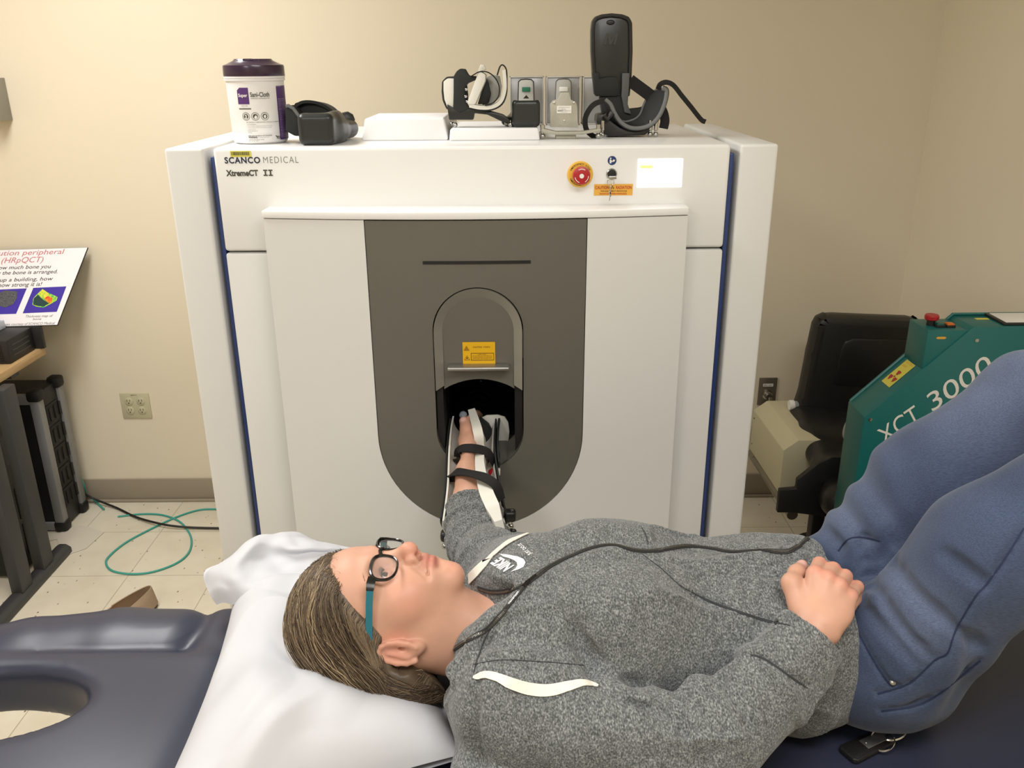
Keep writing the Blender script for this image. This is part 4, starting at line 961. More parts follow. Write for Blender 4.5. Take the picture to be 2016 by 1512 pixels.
for k in range(5):
    z = .08+k*(zt-.14)/5; b = MB(); b.box((x1-.013, y0+.05, z), (x1-.008, y1-.05, z+(zt-.14)/5-.012), .002)
    for j in range(3): b.box((x1-.009, y0+.065+.035*j, z+.01), (x1-.004, y0+.078+.035*j, z+(zt-.14)/5-.025), .001)
    b.build('drive_bay', 'grille_black', sv)
# pc tower in front of it
xt1 = -1.735; yt0, yt1 = 2.62, 2.82; ztt = .58
pcx = thing('computer_tower', 'black computer tower with vent slots behind the desk leg', 'computer', (xt1-.2, 2.7, 0))
b = MB(); b.box((xt1-.42, yt0, .01), (xt1, yt1, ztt), .01, seg=3); b.build('case', 'case_black', pcx)
b = MB(); b.box((xt1-.002, yt0+.05, ztt-.17), (xt1+.003, yt1-.05, ztt-.06), .002); b.build('door_panel', 'desk_metal', pcx)
for k in range(2):
    b = MB()
    for j in range(4): b.box((xt1-.002, yt0+.03+.038*j, .06+.14*k), (xt1+.003, yt0+.048+.038*j, .18+.14*k), .002)
    b.build('vent_slots', 'grille_black', pcx)
b = MB(); b.sphere((xt1, yt0+.1, ztt-.035), .007, seg=12); b.build('power_button', 'case_rail', pcx)
# black basket edge at far left
c = W(10, 1100, z=.12)
b = MB(); b.lathe([(.11, 0), (.115, .01), (.135, .30), (.138, .30), (.118, .008)], (-2.05, 2.42, 0), seg=32); tag(b.build('waste_basket', 'grille_black'), 'black waste basket under the desk at the left photo edge', 'basket')
# wall outlet
def wallp(px, py): return W(px, py, y=YW)
oc = wallp(268, 798)
ot = thing('wall_outlet', 'almond four-socket wall outlet low on the wall left of the scanner', 'outlet', (oc.x, YW, oc.z))
b = MB(); b.box((oc.x-.058, YW-.006, oc.z-.054), (oc.x+.058, YW, oc.z+.054), .003); b.build('plate', 'outlet_almond', ot)
for i in (-1, 1):
    for j in (-1, 1):
        cx_, cz_ = oc.x+i*.0235, oc.z+j*.0195
        b = MB(); b.lathe([(.0165, 0), (.0165, .002), (.015, .003)], (cx_, YW-.006, cz_), (0, -1, 0), 24); so_ = b.build('socket', 'outlet_almond', ot)
        ms = []
        for q in ([rect(-.007, 0, -.0045, .008)], [rect(.0045, 0, .007, .008)], [circ(0, -.0065, .0028, 12)]):
            me = curve_mesh(q); place2d(me, lambda u, v: Vector((cx_+u, YW-.0093, cz_+v))); ms.append(me)
        mesh_join('socket_slots', ms, 'outlet_hole', so_)
text('plate_text', 'BIMM-17', 'outlet_hole', ot, (oc.x-.012, YW-.0062, oc.z+.043), X_, Z_, w=.024, h=.005)
# wall bracket box at the far left
a0, a1 = wallp(3, 153), wallp(26, 236)
wb = thing('paper_holder', 'grey metal holder mounted on the wall at the top left edge', 'holder', (a0.x-.1, YW, a1.z))
b = MB(); b.prism([(a0.x-.20, YW-.10, a1.z+.005), (a0.x+.0, YW-.10, a1.z+.03), (a0.x+.0, YW-.10, a0.z), (a0.x-.20, YW-.10, a0.z)], (0, .10, 0), .003); b.build('box', mat('holder_grey', (150, 146, 136), .5, metal=.3), wb)
b = MB(); b.box((a0.x-.004, YW-.10, a1.z), (a1.x, YW-.001, a0.z), .002); b.build('side', 'holder_grey', wb)
# cables on the floor
def fl(pts, z=.006): return smooth_path([W(a, c, z=z) for a, c in pts], 8)
def cable(name, pts, r, m, lab, grp=None):
    b = MB(); b.tube(pts, r, 8); return tag(b.build(name, m), lab, 'cable', grp)
cable('network_cable', fl([(427, 1002), (392, 1004), (350, 1017), (300, 1040), (248, 1068), (215, 1095), (209, 1110), (222, 1124), (258, 1130), (300, 1126), (345, 1110), (370, 1090), (377, 1066), (370, 1045), (352, 1026), (320, 1014), (280, 1012), (232, 1017)], .004), .0038, 'cable_teal', 'teal network cable lying in a loose loop on the floor')
cable('network_cable', smooth_path([W(158, 935, y=3.165), W(166, 958, y=3.15), W(172, 978, z=.02), W(185, 985, z=.01), W(205, 1003, z=.005)], 8), .0036, 'cable_teal', 'short teal cable coming out behind the black rack case')
cable('power_cable', [p+Vector((0, 0, .0)) for p in smooth_path([W(160, 968, z=.07), W(185, 982, z=.03), W(230, 1000, z=.008), W(268, 1018, z=.008), (lambda q: q)(W(310, 1030, z=.016)), W(345, 1036, z=.014), W(390, 1039, z=.008), W(440, 1040, z=.008)], 8)], .0045, 'cable_black', 'black power cable running along the floor into the scanner')
cable('grey_cable', smooth_path([W(152, 935, y=3.17), W(163, 948, y=3.17), W(165, 962, y=3.165), W(160, 970, y=3.16)], 6), .003, 'phantom_beige', 'thin beige cable loop against the wall by the rack case')
# sheet of paper
pts = [(96, 1065), (112, 1062), (120, 1085), (125, 1095), (170, 1080), (205, 1048), (165, 1035), (135, 1038)]
b = MB(); b.prism([W(a, c, z=.0015) for a, c in pts], (0, 0, .0012)); tag(b.build('paper_sheet', 'paper_sheet', smooth=0), 'thin pale sheet lying on the floor beside the desk foot', 'sheet')
# shoe
c = W(292, 1192, z=.0); sh = thing('shoe', 'tan mesh slip-on shoe on the floor behind the blue table', 'shoe', (c.x, c.y, 0))
tipp = W(302, 1152, z=.075); axx = Vector((-.55, -.83, 0)).normalized(); side = Vector((axx.y, -axx.x, 0))
hl = Vector((tipp.x, tipp.y, 0))
def shoe_pt(u, v, d=0):
    a = 2*math.pi*u; L = .245; wv = .041+.006*math.cos(a)*0
    t = .5-.5*math.cos(a)       # 0 heel .. 1 toe
    s_ = math.sin(a); wid = (.033+.014*math.sin(min(1, t)*math.pi*.75))*(1-.0*t)
    hgt = .075*(1-v*0) if True else 0
    top = .078-.035*t; z = .012+(top-.012)*v; inn = 1-.18*v-(.0 if v < .7 else (v-.7)*.5)
    return hl+axx*(L*t*(1) + (.012*v if t < .5 else -.02*v*t))+side*s_*abs(s_)**-.2*wid*inn if abs(s_) > 1e-6 else hl+axx*(L*t+(.012*v if t < .5 else -.09*v)), z
def shoe_fn(u, v):
    p, z = shoe_pt(u, v); return Vector((p.x, p.y, z))
b = MB(); b.grid(shoe_fn, 40, 8, .003, closeu=True); b.build('upper', 'shoe_tan', sh)
b = MB(); P = [shoe_fn(k/40, 0) for k in range(40)]; b.prism([(p.x, p.y, 0) for p in P], (0, 0, .012), .003); b.build('sole', 'shoe_sole', sh)
b = MB(); b.prism([(hl.x+(p.x-hl.x)*.98, hl.y+(p.y-hl.y)*.98, .013) for p in P], (0, 0, .004)); b.build('insole', 'shoe_lining', sh)
# ---------------------------------------------------------------- right side
mat('teal_paint', (22, 106, 104), .38, bump=(400, .05, .0005)); mat('vinyl_black', (26, 25, 24), .42, bump=(260, .35, .0015), coat=.05); mat('box_cream', (206, 198, 166), .45)
mat('button_orange', (214, 112, 30), .35); mat('button_teal', (20, 92, 86), .35); mat('tube_steel', (150, 146, 134), .35, metal=.8); mat('plate_steel', (140, 132, 118), .35, metal=.7)
mat('cable_grey', (168, 168, 160), .5)
ya, ybk = 2.0, 2.11
xct = thing('bone_densitometer', 'teal green desktop bone scanner with white lettering behind the raised knees', 'bone scanner', (1.15, ya+.2, 0))
f0 = W(1702, 822, y=ya); f1 = W(1917, 645, y=ya); zt_ = W(1960, 644, y=ya).z
xr = f0.x; zb_ = .50; XRt = XR-.05
poly = [(xr, zb_), (XRt, zb_), (XRt, zt_), (f1.x, zt_), (xr, f0.z)]
b = MB(); b.prism([(x, ya, z) for x, z in poly], (0, ybk-ya, 0), .002)
cab_t = b.build('front_cabinet', 'teal_paint', xct)
# thin raised edge of the front cover, screws
for px, py in ((1923, 670), (1713, 826)):
    q = W(px, py, y=ya); b = MB(); b.lathe([(.0055, 0), (.005, .002), (.0025, .0022), (.0024, .0008)], (q.x, ya, q.z), (0, -1, 0), 6); b.build('screw', 'steel', cab_t)
b = MB(); b.tube([(xr+.003, ybk-.004, f0.z+.003), (f1.x, ybk-.004, zt_+.003), (XRt, ybk-.004, zt_+.003)], .004, 6); b.build('back_lip', 'teal_paint', cab_t)
# switch box on the slope
s0 = W(1827, 651, y=ya+.004); s1 = W(1908, 648, y=ya+.004); slope = lambda x: f0.z+(x-xr)*(zt_-f0.z)/(f1.x-xr)
ztb = s0.z
b = MB(); b.prism([(s0.x, ya+.004, slope(s0.x)-.01), (s1.x, ya+.004, slope(s1.x)-.01), (s1.x, ya+.004, ztb), (s0.x, ya+.004, ztb)], (0, ybk-ya-.008, 0), .002); sb = b.build('switch_box', 'teal_paint', xct)
q = W(1832, 640, z=ztb); b = MB(); b.lathe([(.010, 0), (.010, .012), (.013, .013), (.013, .014)], (q.x, q.y, ztb), seg=24); es2 = b.build('stop_base', 'plastic_black', sb)
b = MB(); b.lathe([(.012, .013), (.0165, .016), (.017, .024), (.015, .027), (0.001, .027)], (q.x, q.y, ztb), seg=28); b.build('push_button', 'stop_red', es2)
for px, m_ in ((1849, 'button_teal'), (1869, 'button_orange')):
    q = W(px, 640, z=ztb+.004); b = MB(); b.cbox((q.x, q.y, ztb+.003), (.022, .022, .006), .001); o_ = b.build('button_frame', 'plastic_black', sb)
    b = MB(); b.cbox((q.x, q.y, ztb+.007), (.018, .018, .006), .002); b.build('button', m_, o_)
q = W(1842, 665, y=ya+.004); flat('small_sticker', [[(0, 0), (.004, .003), (.022, .003), (.026, 0), (.022, -.003), (.004, -.003)]], 'label_orange', sb, (q.x, ya+.003, q.z), X_, Z_)
# yellow radiation sticker on the slope
sd = Vector((f1.x-xr, 0, zt_-f0.z)).normalized(); yd_ = Vector((0, 1, 0)); O = Vector((xr, ya, f0.z))
def SL(px, py):
    n = sd.cross(yd_); r = ray(px, py); t = (O-CAM).dot(n)/r.dot(n); P = CAM+r*t-O; return P.dot(sd), P.dot(yd_)
qs = [SL(1735, 748), SL(1753, 765), SL(1805, 722), SL(1784, 709)]
u0, u1 = min(a for a, c in qs), max(a for a, c in qs); v0, v1 = min(c for a, c in qs)+.006, max(c for a, c in qs)-.006
rs = flat('radiation_sticker', [rect(u0, v0, u1, v1)], 'label_yellow_pale', cab_t, O, sd, yd_, eps=.001)
nS = sd.cross(yd_)
ms = []; uc, vc, rr = u0+(u1-u0)*.36, (v0+v1)/2, (v1-v0)*.40
for qq in [[arcband(uc, vc, rr*.3, rr, a-28, a+28, 6)] for a in (0, 120, 240)]+[[circ(uc, vc, rr*.16, 10)]]:
    me = curve_mesh(qq); place2d(me, lambda u, v: O+sd*u+yd_*v+nS*.0016); ms.append(me)
mesh_join('trefoil_symbol', ms, 'stop_red', cab_t)
for k, s in enumerate(('CAUTION', 'X-RAY')):
    text('sticker_text', s, 'label_orange', cab_t, O+sd*(u0+(u1-u0)*(.9-.14*k))+yd_*(v1-(v1-v0)*.1), -yd_, sd, w=(v1-v0)*(.75 if k == 0 else .5), h=(u1-u0)*.08, eps=.0016)
# big lettering along the slope
t0, t1 = W(1742, 878, y=ya), W(1964, 727, y=ya); tdir = (t1-t0).normalized(); tn = Vector((-tdir.z, 0, tdir.x))
text('lettering', 'XCT', 'ink_white', cab_t, t0+tn*.004, tdir, tn, w=(W(1818, 820, y=ya)-t0).length*.98, h=.047, shear=.15, bold=.0)
t2 = W(1838, 813, y=ya); text('lettering', '3000', 'ink_white', cab_t, t2+tn*.004, tdir, tn, w=(t1-t2).length*.98, h=.050, shear=.15)
# display frame and green sticker on the flat top
q = W(1990, 630, z=zt_); b = MB(); b.box((W(1955, 630, z=zt_).x, ya+.01, zt_), (XRt, ybk-.005, zt_+.006), .002); dp = b.build('display_frame', 'plastic_black', cab_t)
b = MB(); b.box((W(1962, 630, z=zt_).x, ya+.018, zt_+.004), (XRt-.01, ybk-.012, zt_+.0075), .001); b.build('display', 'label_white', dp)
q = W(1922, 628, z=zt_); b = MB(); b.box((q.x-.002, q.y-.006, zt_), (q.x+.03, q.y+.006, zt_+.001)); b.build('green_sticker', 'label_yellow_pale', cab_t)
b = MB(); b.box((xr+.05, ya+.03, .0), (XRt-.02, ybk-.01, zb_), .01); b.build('stand', 'case_black', xct)
# chair
ch = thing('exam_chair', 'black vinyl high-back exam chair between the cream box and the teal scanner', 'chair', (W(1680, 800, y=2.7).x, 2.7, 0))
yb_ = 2.78
bk = pp([(1560, 828), (1578, 790), (1596, 700), (1608, 645), (1616, 630), (1632, 623), (1700, 626), (1812, 630), (1822, 640), (1822, 850), (1812, 880), (1600, 885), (1568, 850)], yb_)
b = MB(); b.prism(bk, (0, .085, 0), .028); b.build('backrest', 'vinyl_black', ch)
ins = pp([(1640, 760), (1655, 690), (1664, 672), (1680, 666), (1800, 668), (1800, 770)], yb_-.006)
b = MB(); b.prism(ins, (0, .02, 0), .01); b.build('back_cushion', 'vinyl_black', ch)
fld = Field(); zs_ = W(1600, 850, y=yb_).z
pA = [W(1575, 822, y=yb_+.01), W(1592, 860, y=yb_-.12), W(1632, 925, y=yb_-.34), W(1650, 985, y=yb_-.50)]
for k in range(3): fld.add(Cap(pA[k], pA[k+1], .042, .042), .03)
mid = [p+Vector((.24, 0, -.01)) for p in pA]
for k in range(3): fld.add(Cap(mid[k]-Vector((.1, 0, 0)), mid[k+1]-Vector((.1, 0, 0)), .04, .04), .12); fld.add(Cap(pA[k]+Vector((.06, 0, -.012)), pA[k+1]+Vector((.06, 0, -.012)), .035, .035), .06); fld.add(Cap(mid[k], mid[k+1], .04, .04), .1)
fld.add(Cap(pA[3], mid[3], .04, .04), .05); fld.add(Cap(pA[2]+Vector((0, 0, -.01)), mid[2], .035, .035), .05)
sdf_obj('seat', fld, (pA[0].x-.1, yb_-.6, pA[3].z-.12), (pA[0].x+.5, yb_+.12, pA[0].z+.1), .007, 'vinyl_black', ch)
b = MB(); lowz = W(1560, 985, y=yb_-.42).z
b.prism(pp([(1530, 1010), (1535, 965), (1568, 962), (1570, 945), (1612, 912), (1640, 900), (1720, 900), (1720, 1030), (1560, 1010)], yb_-.44), (0, .02, 0), .004); b.build('seat_base', 'case_black', ch)
b = MB(); c = W(1660, 900, y=yb_-.1); b.lathe([(.20, 0), (.20, .02), (.04, .05), (.035, c.z-.08)], (c.x+.05, yb_-.1, 0), seg=28); b.build('pedestal', 'case_black', ch)
# coiled cable on the chair
cc_ = W(1664, 848, y=2.13)
for k in range(5):
    b = MB(); r_ = .018+.002*k; b.tube([cc_+Vector((.010+.002*k+.004*math.sin(a), .004*k, 0))+Vector((r_*math.cos(a)*.6, 0, r_*1.3*math.sin(a))) for a in [2*math.pi*j/28 for j in range(29)]], .0022, 6, cap=False)
    b.build('cable_coil', 'cable_grey', xct)
# cream box on a steel rail
A_, B_ = W(1483, 805, y=2.86), W(1607, 915, y=2.45)
cbx = thing('cream_cabinet', 'cream metal cabinet on a steel rail between the scanner and the black chair', 'cabinet', ((A_.x+B_.x)/2, 2.7, 0))
zt2 = W(1500, 789, y=2.9).z
tl = W(1484, 804, z=zt2-.03); tr = W(1543, 884, z=zt2-.03)   # front top edge (chamfer bottom)
bl = W(1481, 888, y=tl.y); br_ = W(1540, 968, y=tr.y)
dv = (Vector((tr.x, tr.y, 0))-Vector((tl.x, tl.y, 0))).normalized(); ex = .10; tr2 = Vector((tr.x, tr.y, 0))
nin = Vector((-dv.y, dv.x, 0)); 
if nin.x < 0: nin = -nin
zbm = .5*(bl.z+br_.z); L_ = tl.copy(); L_.z = 0
prof = [(0, zbm), (0, zt2-.035), (.045, zt2), (.20, zt2), (.20, zbm)]
b = MB(); b.prism([Vector((L_.x, L_.y, 0))+nin*a+Vector((0, 0, z)) for a, z in prof], dv*((tr2-L_).length), .003); b.build('body', 'box_cream', cbx)
for k, (a_, z_) in enumerate(((.02, zt2-.06), (.02, zt2-.16), (.05, zt2-.2))):
    b = MB(); q = L_+dv*a_+Vector((0, 0, z_)); b.sphere(q, .0035, seg=8); b.build('screw', 'plate_steel', cbx)
b = MB(); q0 = L_+nin*.02-dv*.03+Vector((0, 0, zbm-.03)); b.tube([q0, q0+dv*((tr2-L_).length+.12)], .018, 12); b.tube([q0+nin*.17, q0+nin*.17+dv*((tr2-L_).length+.12)], .018, 12)
b.build('steel_rail', 'tube_steel', cbx)
for a_ in (.42,):
    b = MB(); q = q0+nin*.10+dv*a_; b.box((q.x-.02, q.y-.02, 0), (q.x+.02, q.y+.02, q0.z), .003); b.build('leg', 'case_black', cbx)
# small jar on the cabinet
q = W(1560, 797, z=zt2+.02); jr = thing('clear_jar', 'small clear tube with a white cap lying on the cream cabinet beside the chair', 'jar', (q.x, q.y, zt2))
b = MB(); b.lathe([(.017, 0), (.018, .004), (.018, .016), (.015, .02)], (q.x-.012, q.y, zt2+.019), (1, 0, 0), 20); b.build('cap', 'label_white', jr)
b = MB(); b.lathe([(.015, 0), (.015, .05), (.012, .052)], (q.x+.006, q.y, zt2+.019), (1, 0, 0), 20); b.build('tube', mat('clear_tube', (210, 214, 216), .15, alpha=.5), jr)
# steel wall plate with plug
oc = wallp(1510, 770); wo = thing('wall_plate', 'steel wall plate with a plug and a white name strip right of the scanner', 'outlet', (oc.x, YW, oc.z))
b = MB(); b.box((oc.x-.036, YW-.006, oc.z-.058), (oc.x+.036, YW, oc.z+.058), .002); b.build('plate', 'plate_steel', wo)
b = MB(); b.lathe([(.020, 0), (.020, .006), (.015, .008), (.012, .03)], (oc.x, YW-.006, oc.z-.012), (0, -1, 0), 20); b.lathe([(.007, 0), (.007, .05)], (oc.x+.004, YW-.035, oc.z-.012), (0, -.2, -1), 12); b.build('plug', 'steel', wo)
lb_ = flat('name_strip', [rect(-.02, .022, .02, .034)], 'label_white', wo, (oc.x, YW-.0065, oc.z), X_, Z_)
text('strip_text', 'BMX-1-WEST', 'ink_black', lb_, (oc.x-.017, YW-.0075, oc.z+.025), X_, Z_, w=.034, h=.006)
# ---------------------------------------------------------------- padded table and pillow
mat('navy_vinyl', (46, 50, 68), .40, bump=(900, .12, .0005), coat=.05); mat('bed_frame', (28, 28, 30), .5); mat('pillow_white', (204, 205, 210), .8, bump=(60, .12, .002))
mat('brown_wood', (88, 54, 44), .6)
BZ = .78
bed = thing('massage_table', 'navy vinyl padded treatment table with a face hole under the lying person', 'treatment table', (.2, 1.0, 0))
fld = Field()
fld.add(RBox((.33, 1.0, BZ-.045), (.89, .345, .045), .04), .02)
fld.add(RBox((-.76, .932, BZ-.043), (.30, .288, .047), .044), .012)
fld.chain([(-1.0, 1.222, BZ-.040), (-.85, 1.252, BZ-.040), (-.70, 1.272, BZ-.040), (-.605, 1.272, BZ-.040)], [.060, .074, .079, .077], .012, (0, 0, 1), .62)
fld.add(Ell((-.70, .93, BZ-.030), (.22, .20, .040)), .05)
fld.sub(Ell((-.815, 1.066, BZ-.03), (.158, .084, .16)), .03)
sdf_obj('cushion', fld, (-1.08, .62, BZ-.12), (1.26, 1.39, BZ+.06), .009, 'navy_vinyl', bed)
b = MB(); b.box((-.50, .72, BZ-.125), (1.18, 1.28, BZ-.088), .004); b.build('frame', 'bed_frame', bed)
for x in (-.35, 1.05):
    for y in (.76, 1.24):
        b = MB(); b.box((x-.022, y-.022, 0), (x+.022, y+.022, BZ-.12), .004); b.build('leg', 'bed_frame', bed)
b = MB(); b.box((.72, 1.42, .10), (1.10, 1.62, .742), .004); tag(b.build('side_cabinet', 'brown_wood'), 'low dark brown wooden cabinet behind the knees beyond the blue table', 'cabinet')
# pillow
pil = thing('pillow', 'white pillow in a white case under the head with crumpled case end beyond it', 'pillow', (-.3, 1.1, BZ))
NR, NL, FL, FR = Vector((-.072, .930)), Vector((-.455, .72)), Vector((-.50, 1.33)), Vector((-.14, 1.36))
def pil_pt(u, v, top):
    # u: left->right, v: near->far
    e = .035*math.sin(math.pi*u)*1.0; 
    p = (NL*(1-u)+NR*u)*(1-v)+(FL*(1-u)+FR*u)*v
    pin_u = math.sin(math.pi*v)*.022; pin_v = math.sin(math.pi*u)*.02
    p = p+Vector((pin_u*(1-2*u)*abs(1-2*u), pin_v*(1-2*v)*abs(1-2*v)))
    f = (max(0, 1-abs(2*u-1)**2.8)**.55)*(max(0, 1-abs(2*v-1)**3.0)**.55)
    if not top: return Vector((p.x, p.y, BZ+.024-.018*f))
    z = .026+.123*f
    P = np.array([[p.x*1.0, p.y*.6, 0]])
    n = float(vnoise(P, 9, 3)[0])*.026+float(vnoise(P, 22, 7)[0])*.012+.011*max(0, 1-abs(float(vnoise(P*np.array([1, 1.3, 1]), 8, 31)[0]))*7)
    # dent of the head, soft ridge on the near side
    dx, dy = (p.x+.215)/.19, (p.y-1.10)/.135; g = math.exp(-(dx*dx+dy*dy)*.9)
    dx2, dy2 = (p.x+.02)/.17, (p.y-1.10)/.13; g2 = math.exp(-(dx2*dx2+dy2*dy2))
    z -= (.082*g+.03*g2)*f**.5
    dx3, dy3 = (p.x+.23)/.18, (p.y-.93)/.09; z += .012*math.exp(-(dx3*dx3+dy3*dy3))
    # long folds
    t = p.x*.5+p.y; z += .0045*math.sin(60*t+6*n*40)*math.exp(-((p.y-1.24)/.06)**2)*f
    t2 = p.x-.45*p.y+.75; z += .006*math.exp(-(t2/.012)**2)*max(0, 1.02-p.y)*4*f
    return Vector((p.x, p.y, BZ+z+n*f))
b = MB()
def close_fn(u, v):
    # u 0..1 goes over the top then back under
    return pil_pt(u*2, v, True) if u <= .5 else pil_pt(2-u*2, v, False)
b.grid(close_fn, 160, 110, 0, closeu=True)
b.build('cushion', 'pillow_white', pil, smooth=75)
# crumpled end of the case, folded over itself
rows = [[(428, 1192, .835), (500, 1186, .862), (580, 1192, .868), (640, 1180, .86), (690, 1150, .84)],
        [(412, 1166, .850), (470, 1150, .885), (545, 1140, .885), (620, 1130, .872), (695, 1120, .850)],
        [(404, 1130, .856), (455, 1120, .90), (520, 1098, .888), (605, 1092, .888), (698, 1098, .86)],
        [(440, 1112, .862), (478, 1085, .905), (532, 1068, .905), (590, 1078, .905), (700, 1086, .868)],
        [(470, 1096, .84), (500, 1061, .885), (545, 1050, .893), (600, 1062, .885), (690, 1078, .868)],
        [(480, 1098, .80), (520, 1075, .82), (560, 1070, .83), (620, 1080, .83), (690, 1090, .84)]]
G = [[W(a, c, z=z) for a, c, z in r] for r in rows]
def cr1(p, t):
    n = len(p)-1; f = min(t*n, n-1e-6); i = int(f); t = f-i; a = p[max(i-1, 0)]; b_ = p[i]; c = p[i+1]; d = p[min(i+2, n)]
    return .5*((2*b_)+(c-a)*t+(2*a-5*b_+4*c-d)*t*t+(-a+3*b_-3*c+d)*t**3)
def flap(u, v):
    p = cr1([cr1(r, u) for r in G], v); P = np.array([[p.x, p.y, p.z]])
    n1 = float(vnoise(P, 20, 1)[0]); rg = 1-abs(2*float(vnoise(P*np.array([1, .7, .5]), 13, 9)[0])*1.6)
    return p+Vector((0, 0, .018*n1+.020*max(0, rg)**2+.006*float(vnoise(P, 45, 2)[0])))
b = MB(); b.grid(flap, 90, 70, .0015); b.build('case_end', 'pillow_white', pil, smooth=80)
# ---------------------------------------------------------------- the lying person
def attr_mat(name, rough, sss=0, bump=None, spec=.4, mult=None):
    m = mat(name, (200, 200, 200), rough, sss=sss, bump=bump, spec=spec); nt = m.node_tree; b = nt.nodes['Principled BSDF']
    a = nt.nodes.new('ShaderNodeAttribute'); a.attribute_name = 'tint'; out = a.outputs['Color']
    if mult:
        tc = nt.nodes.new('ShaderNodeTexCoord'); n = nt.nodes.new('ShaderNodeTexNoise'); n.inputs['Scale'].default_value = mult[0]; n.inputs['Detail'].default_value = 3
        nt.links.new(tc.outputs['Object'], n.inputs[0]); r = nt.nodes.new('ShaderNodeMapRange'); r.inputs['To Min'].default_value = mult[1]; r.inputs['To Max'].default_value = mult[2]
        r.inputs['From Min'].default_value = .3; r.inputs['From Max'].default_value = .7
        nt.links.new(n.outputs[0], r.inputs[0]); x = nt.nodes.new('ShaderNodeVectorMath'); x.operation = 'SCALE'; nt.links.new(out, x.inputs[0]); nt.links.new(r.outputs[0], x.inputs['Scale']); out = x.outputs[0]
    nt.links.new(out, b.inputs['Base Color']); return m
attr_mat('skin', .48, sss=.12, bump=(420, .10, .0006), mult=(26, .94, 1.05))
attr_mat('hair', .42, spec=.35)
mat('eye_white', (214, 202, 196), .15); mat('iris_brown', (60, 40, 28), .12); mat('lash_dark', (40, 28, 24), .7)
mat('frame_black', (16, 15, 16), .18, coat=.4); mat('temple_teal', (14, 112, 130), .22, coat=.3); mat('lens_glass', (235, 240, 238), .03, alpha=.10, spec=.8)
mat('tape_white', (232, 228, 216), .8, bump=(900, .3, .0006)); mat('print_white', (240, 240, 240), .7); mat('zip_tape', (46, 46, 46), .8); mat('zip_metal', (150, 148, 142), .3, metal=.9); mat('seam_navy', (26, 36, 66), .8); mat('tee_grey', (120, 122, 126), .9)
def heather(name):
    m = mat(name, (100, 102, 102), .92, spec=.15, sheen=.25); nt = m.node_tree; N = nt.nodes; L = nt.links; b = N['Principled BSDF']
    tc = N.new('ShaderNodeTexCoord')
    def noise(sc, st, det=2):
        mp = N.new('ShaderNodeMapping'); mp.inputs['Scale'].default_value = st; mp.inputs['Rotation'].default_value = (0, 0, .25); L.new(tc.outputs['Object'], mp.inputs[0])
        n = N.new('ShaderNodeTexNoise'); n.inputs['Scale'].default_value = sc; n.inputs['Detail'].default_value = det; L.new(mp.outputs[0], n.inputs[0]); return n.outputs[0]
    a = noise(520, (1, .5, .8)); r = N.new('ShaderNodeValToRGB'); e = r.color_ramp.elements
    e[0].position = .28; e[0].color = (*lin((62, 65, 67)), 1); e[1].position = .72; e[1].color = (*lin((150, 153, 152)), 1)
    q = e.new(.5); q.color = (*lin((101, 104, 104)), 1); L.new(a, r.inputs[0])
    a2 = noise(110, (1, .45, 1)); r2 = N.new('ShaderNodeMapRange'); r2.inputs['From Min'].default_value = .3; r2.inputs['From Max'].default_value = .7; r2.inputs['To Min'].default_value = .82; r2.inputs['To Max'].default_value = 1.16; L.new(a2, r2.inputs[0])
    x = N.new('ShaderNodeVectorMath'); x.operation = 'SCALE'; L.new(r.outputs[0], x.inputs[0]); L.new(r2.outputs[0], x.inputs['Scale']); L.new(x.outputs[0], b.inputs['Base Color'])
    bp = N.new('ShaderNodeBump'); bp.inputs['Strength'].default_value = .35; bp.inputs['Distance'].default_value = .001; L.new(a, bp.inputs['Height']); L.new(bp.outputs[0], b.inputs['Normal'])
heather('heather_grey')
def denim(name):
    m = mat(name, (80, 98, 134), .85, spec=.2, sheen=.15); nt = m.node_tree; N = nt.nodes; L = nt.links; b = N['Principled BSDF']; tc = N.new('ShaderNodeTexCoord')
    mp = N.new('ShaderNodeMapping'); mp.inputs['Rotation'].default_value = (0, .8, 0); mp.inputs['Scale'].default_value = (.25, 1, 1.6); L.new(tc.outputs['Object'], mp.inputs[0])
    n = N.new('ShaderNodeTexNoise'); n.inputs['Scale'].default_value = 620; n.inputs['Detail'].default_value = 2; L.new(mp.outputs[0], n.inputs[0])
    r = N.new('ShaderNodeMapRange'); r.inputs['From Min'].default_value = .3; r.inputs['From Max'].default_value = .7; r.inputs['To Min'].default_value = .78; r.inputs['To Max'].default_value = 1.24; L.new(n.outputs[0], r.inputs[0])
    a = N.new('ShaderNodeAttribute'); a.attribute_name = 'tint'; x = N.new('ShaderNodeVectorMath'); x.operation = 'SCALE'; L.new(a.outputs['Color'], x.inputs[0]); L.new(r.outputs[0], x.inputs['Scale']); L.new(x.outputs[0], b.inputs['Base Color'])
    bp = N.new('ShaderNodeBump'); bp.inputs['Strength'].default_value = .25; bp.inputs['Distance'].default_value = .0008; L.new(n.outputs[0], bp.inputs['Height']); L.new(bp.outputs[0], b.inputs['Normal'])
denim('denim')
per = thing('person', 'person in grey hoodie, jeans and glasses lying with one arm in the scanner', 'person', (.2, 1.09, BZ))
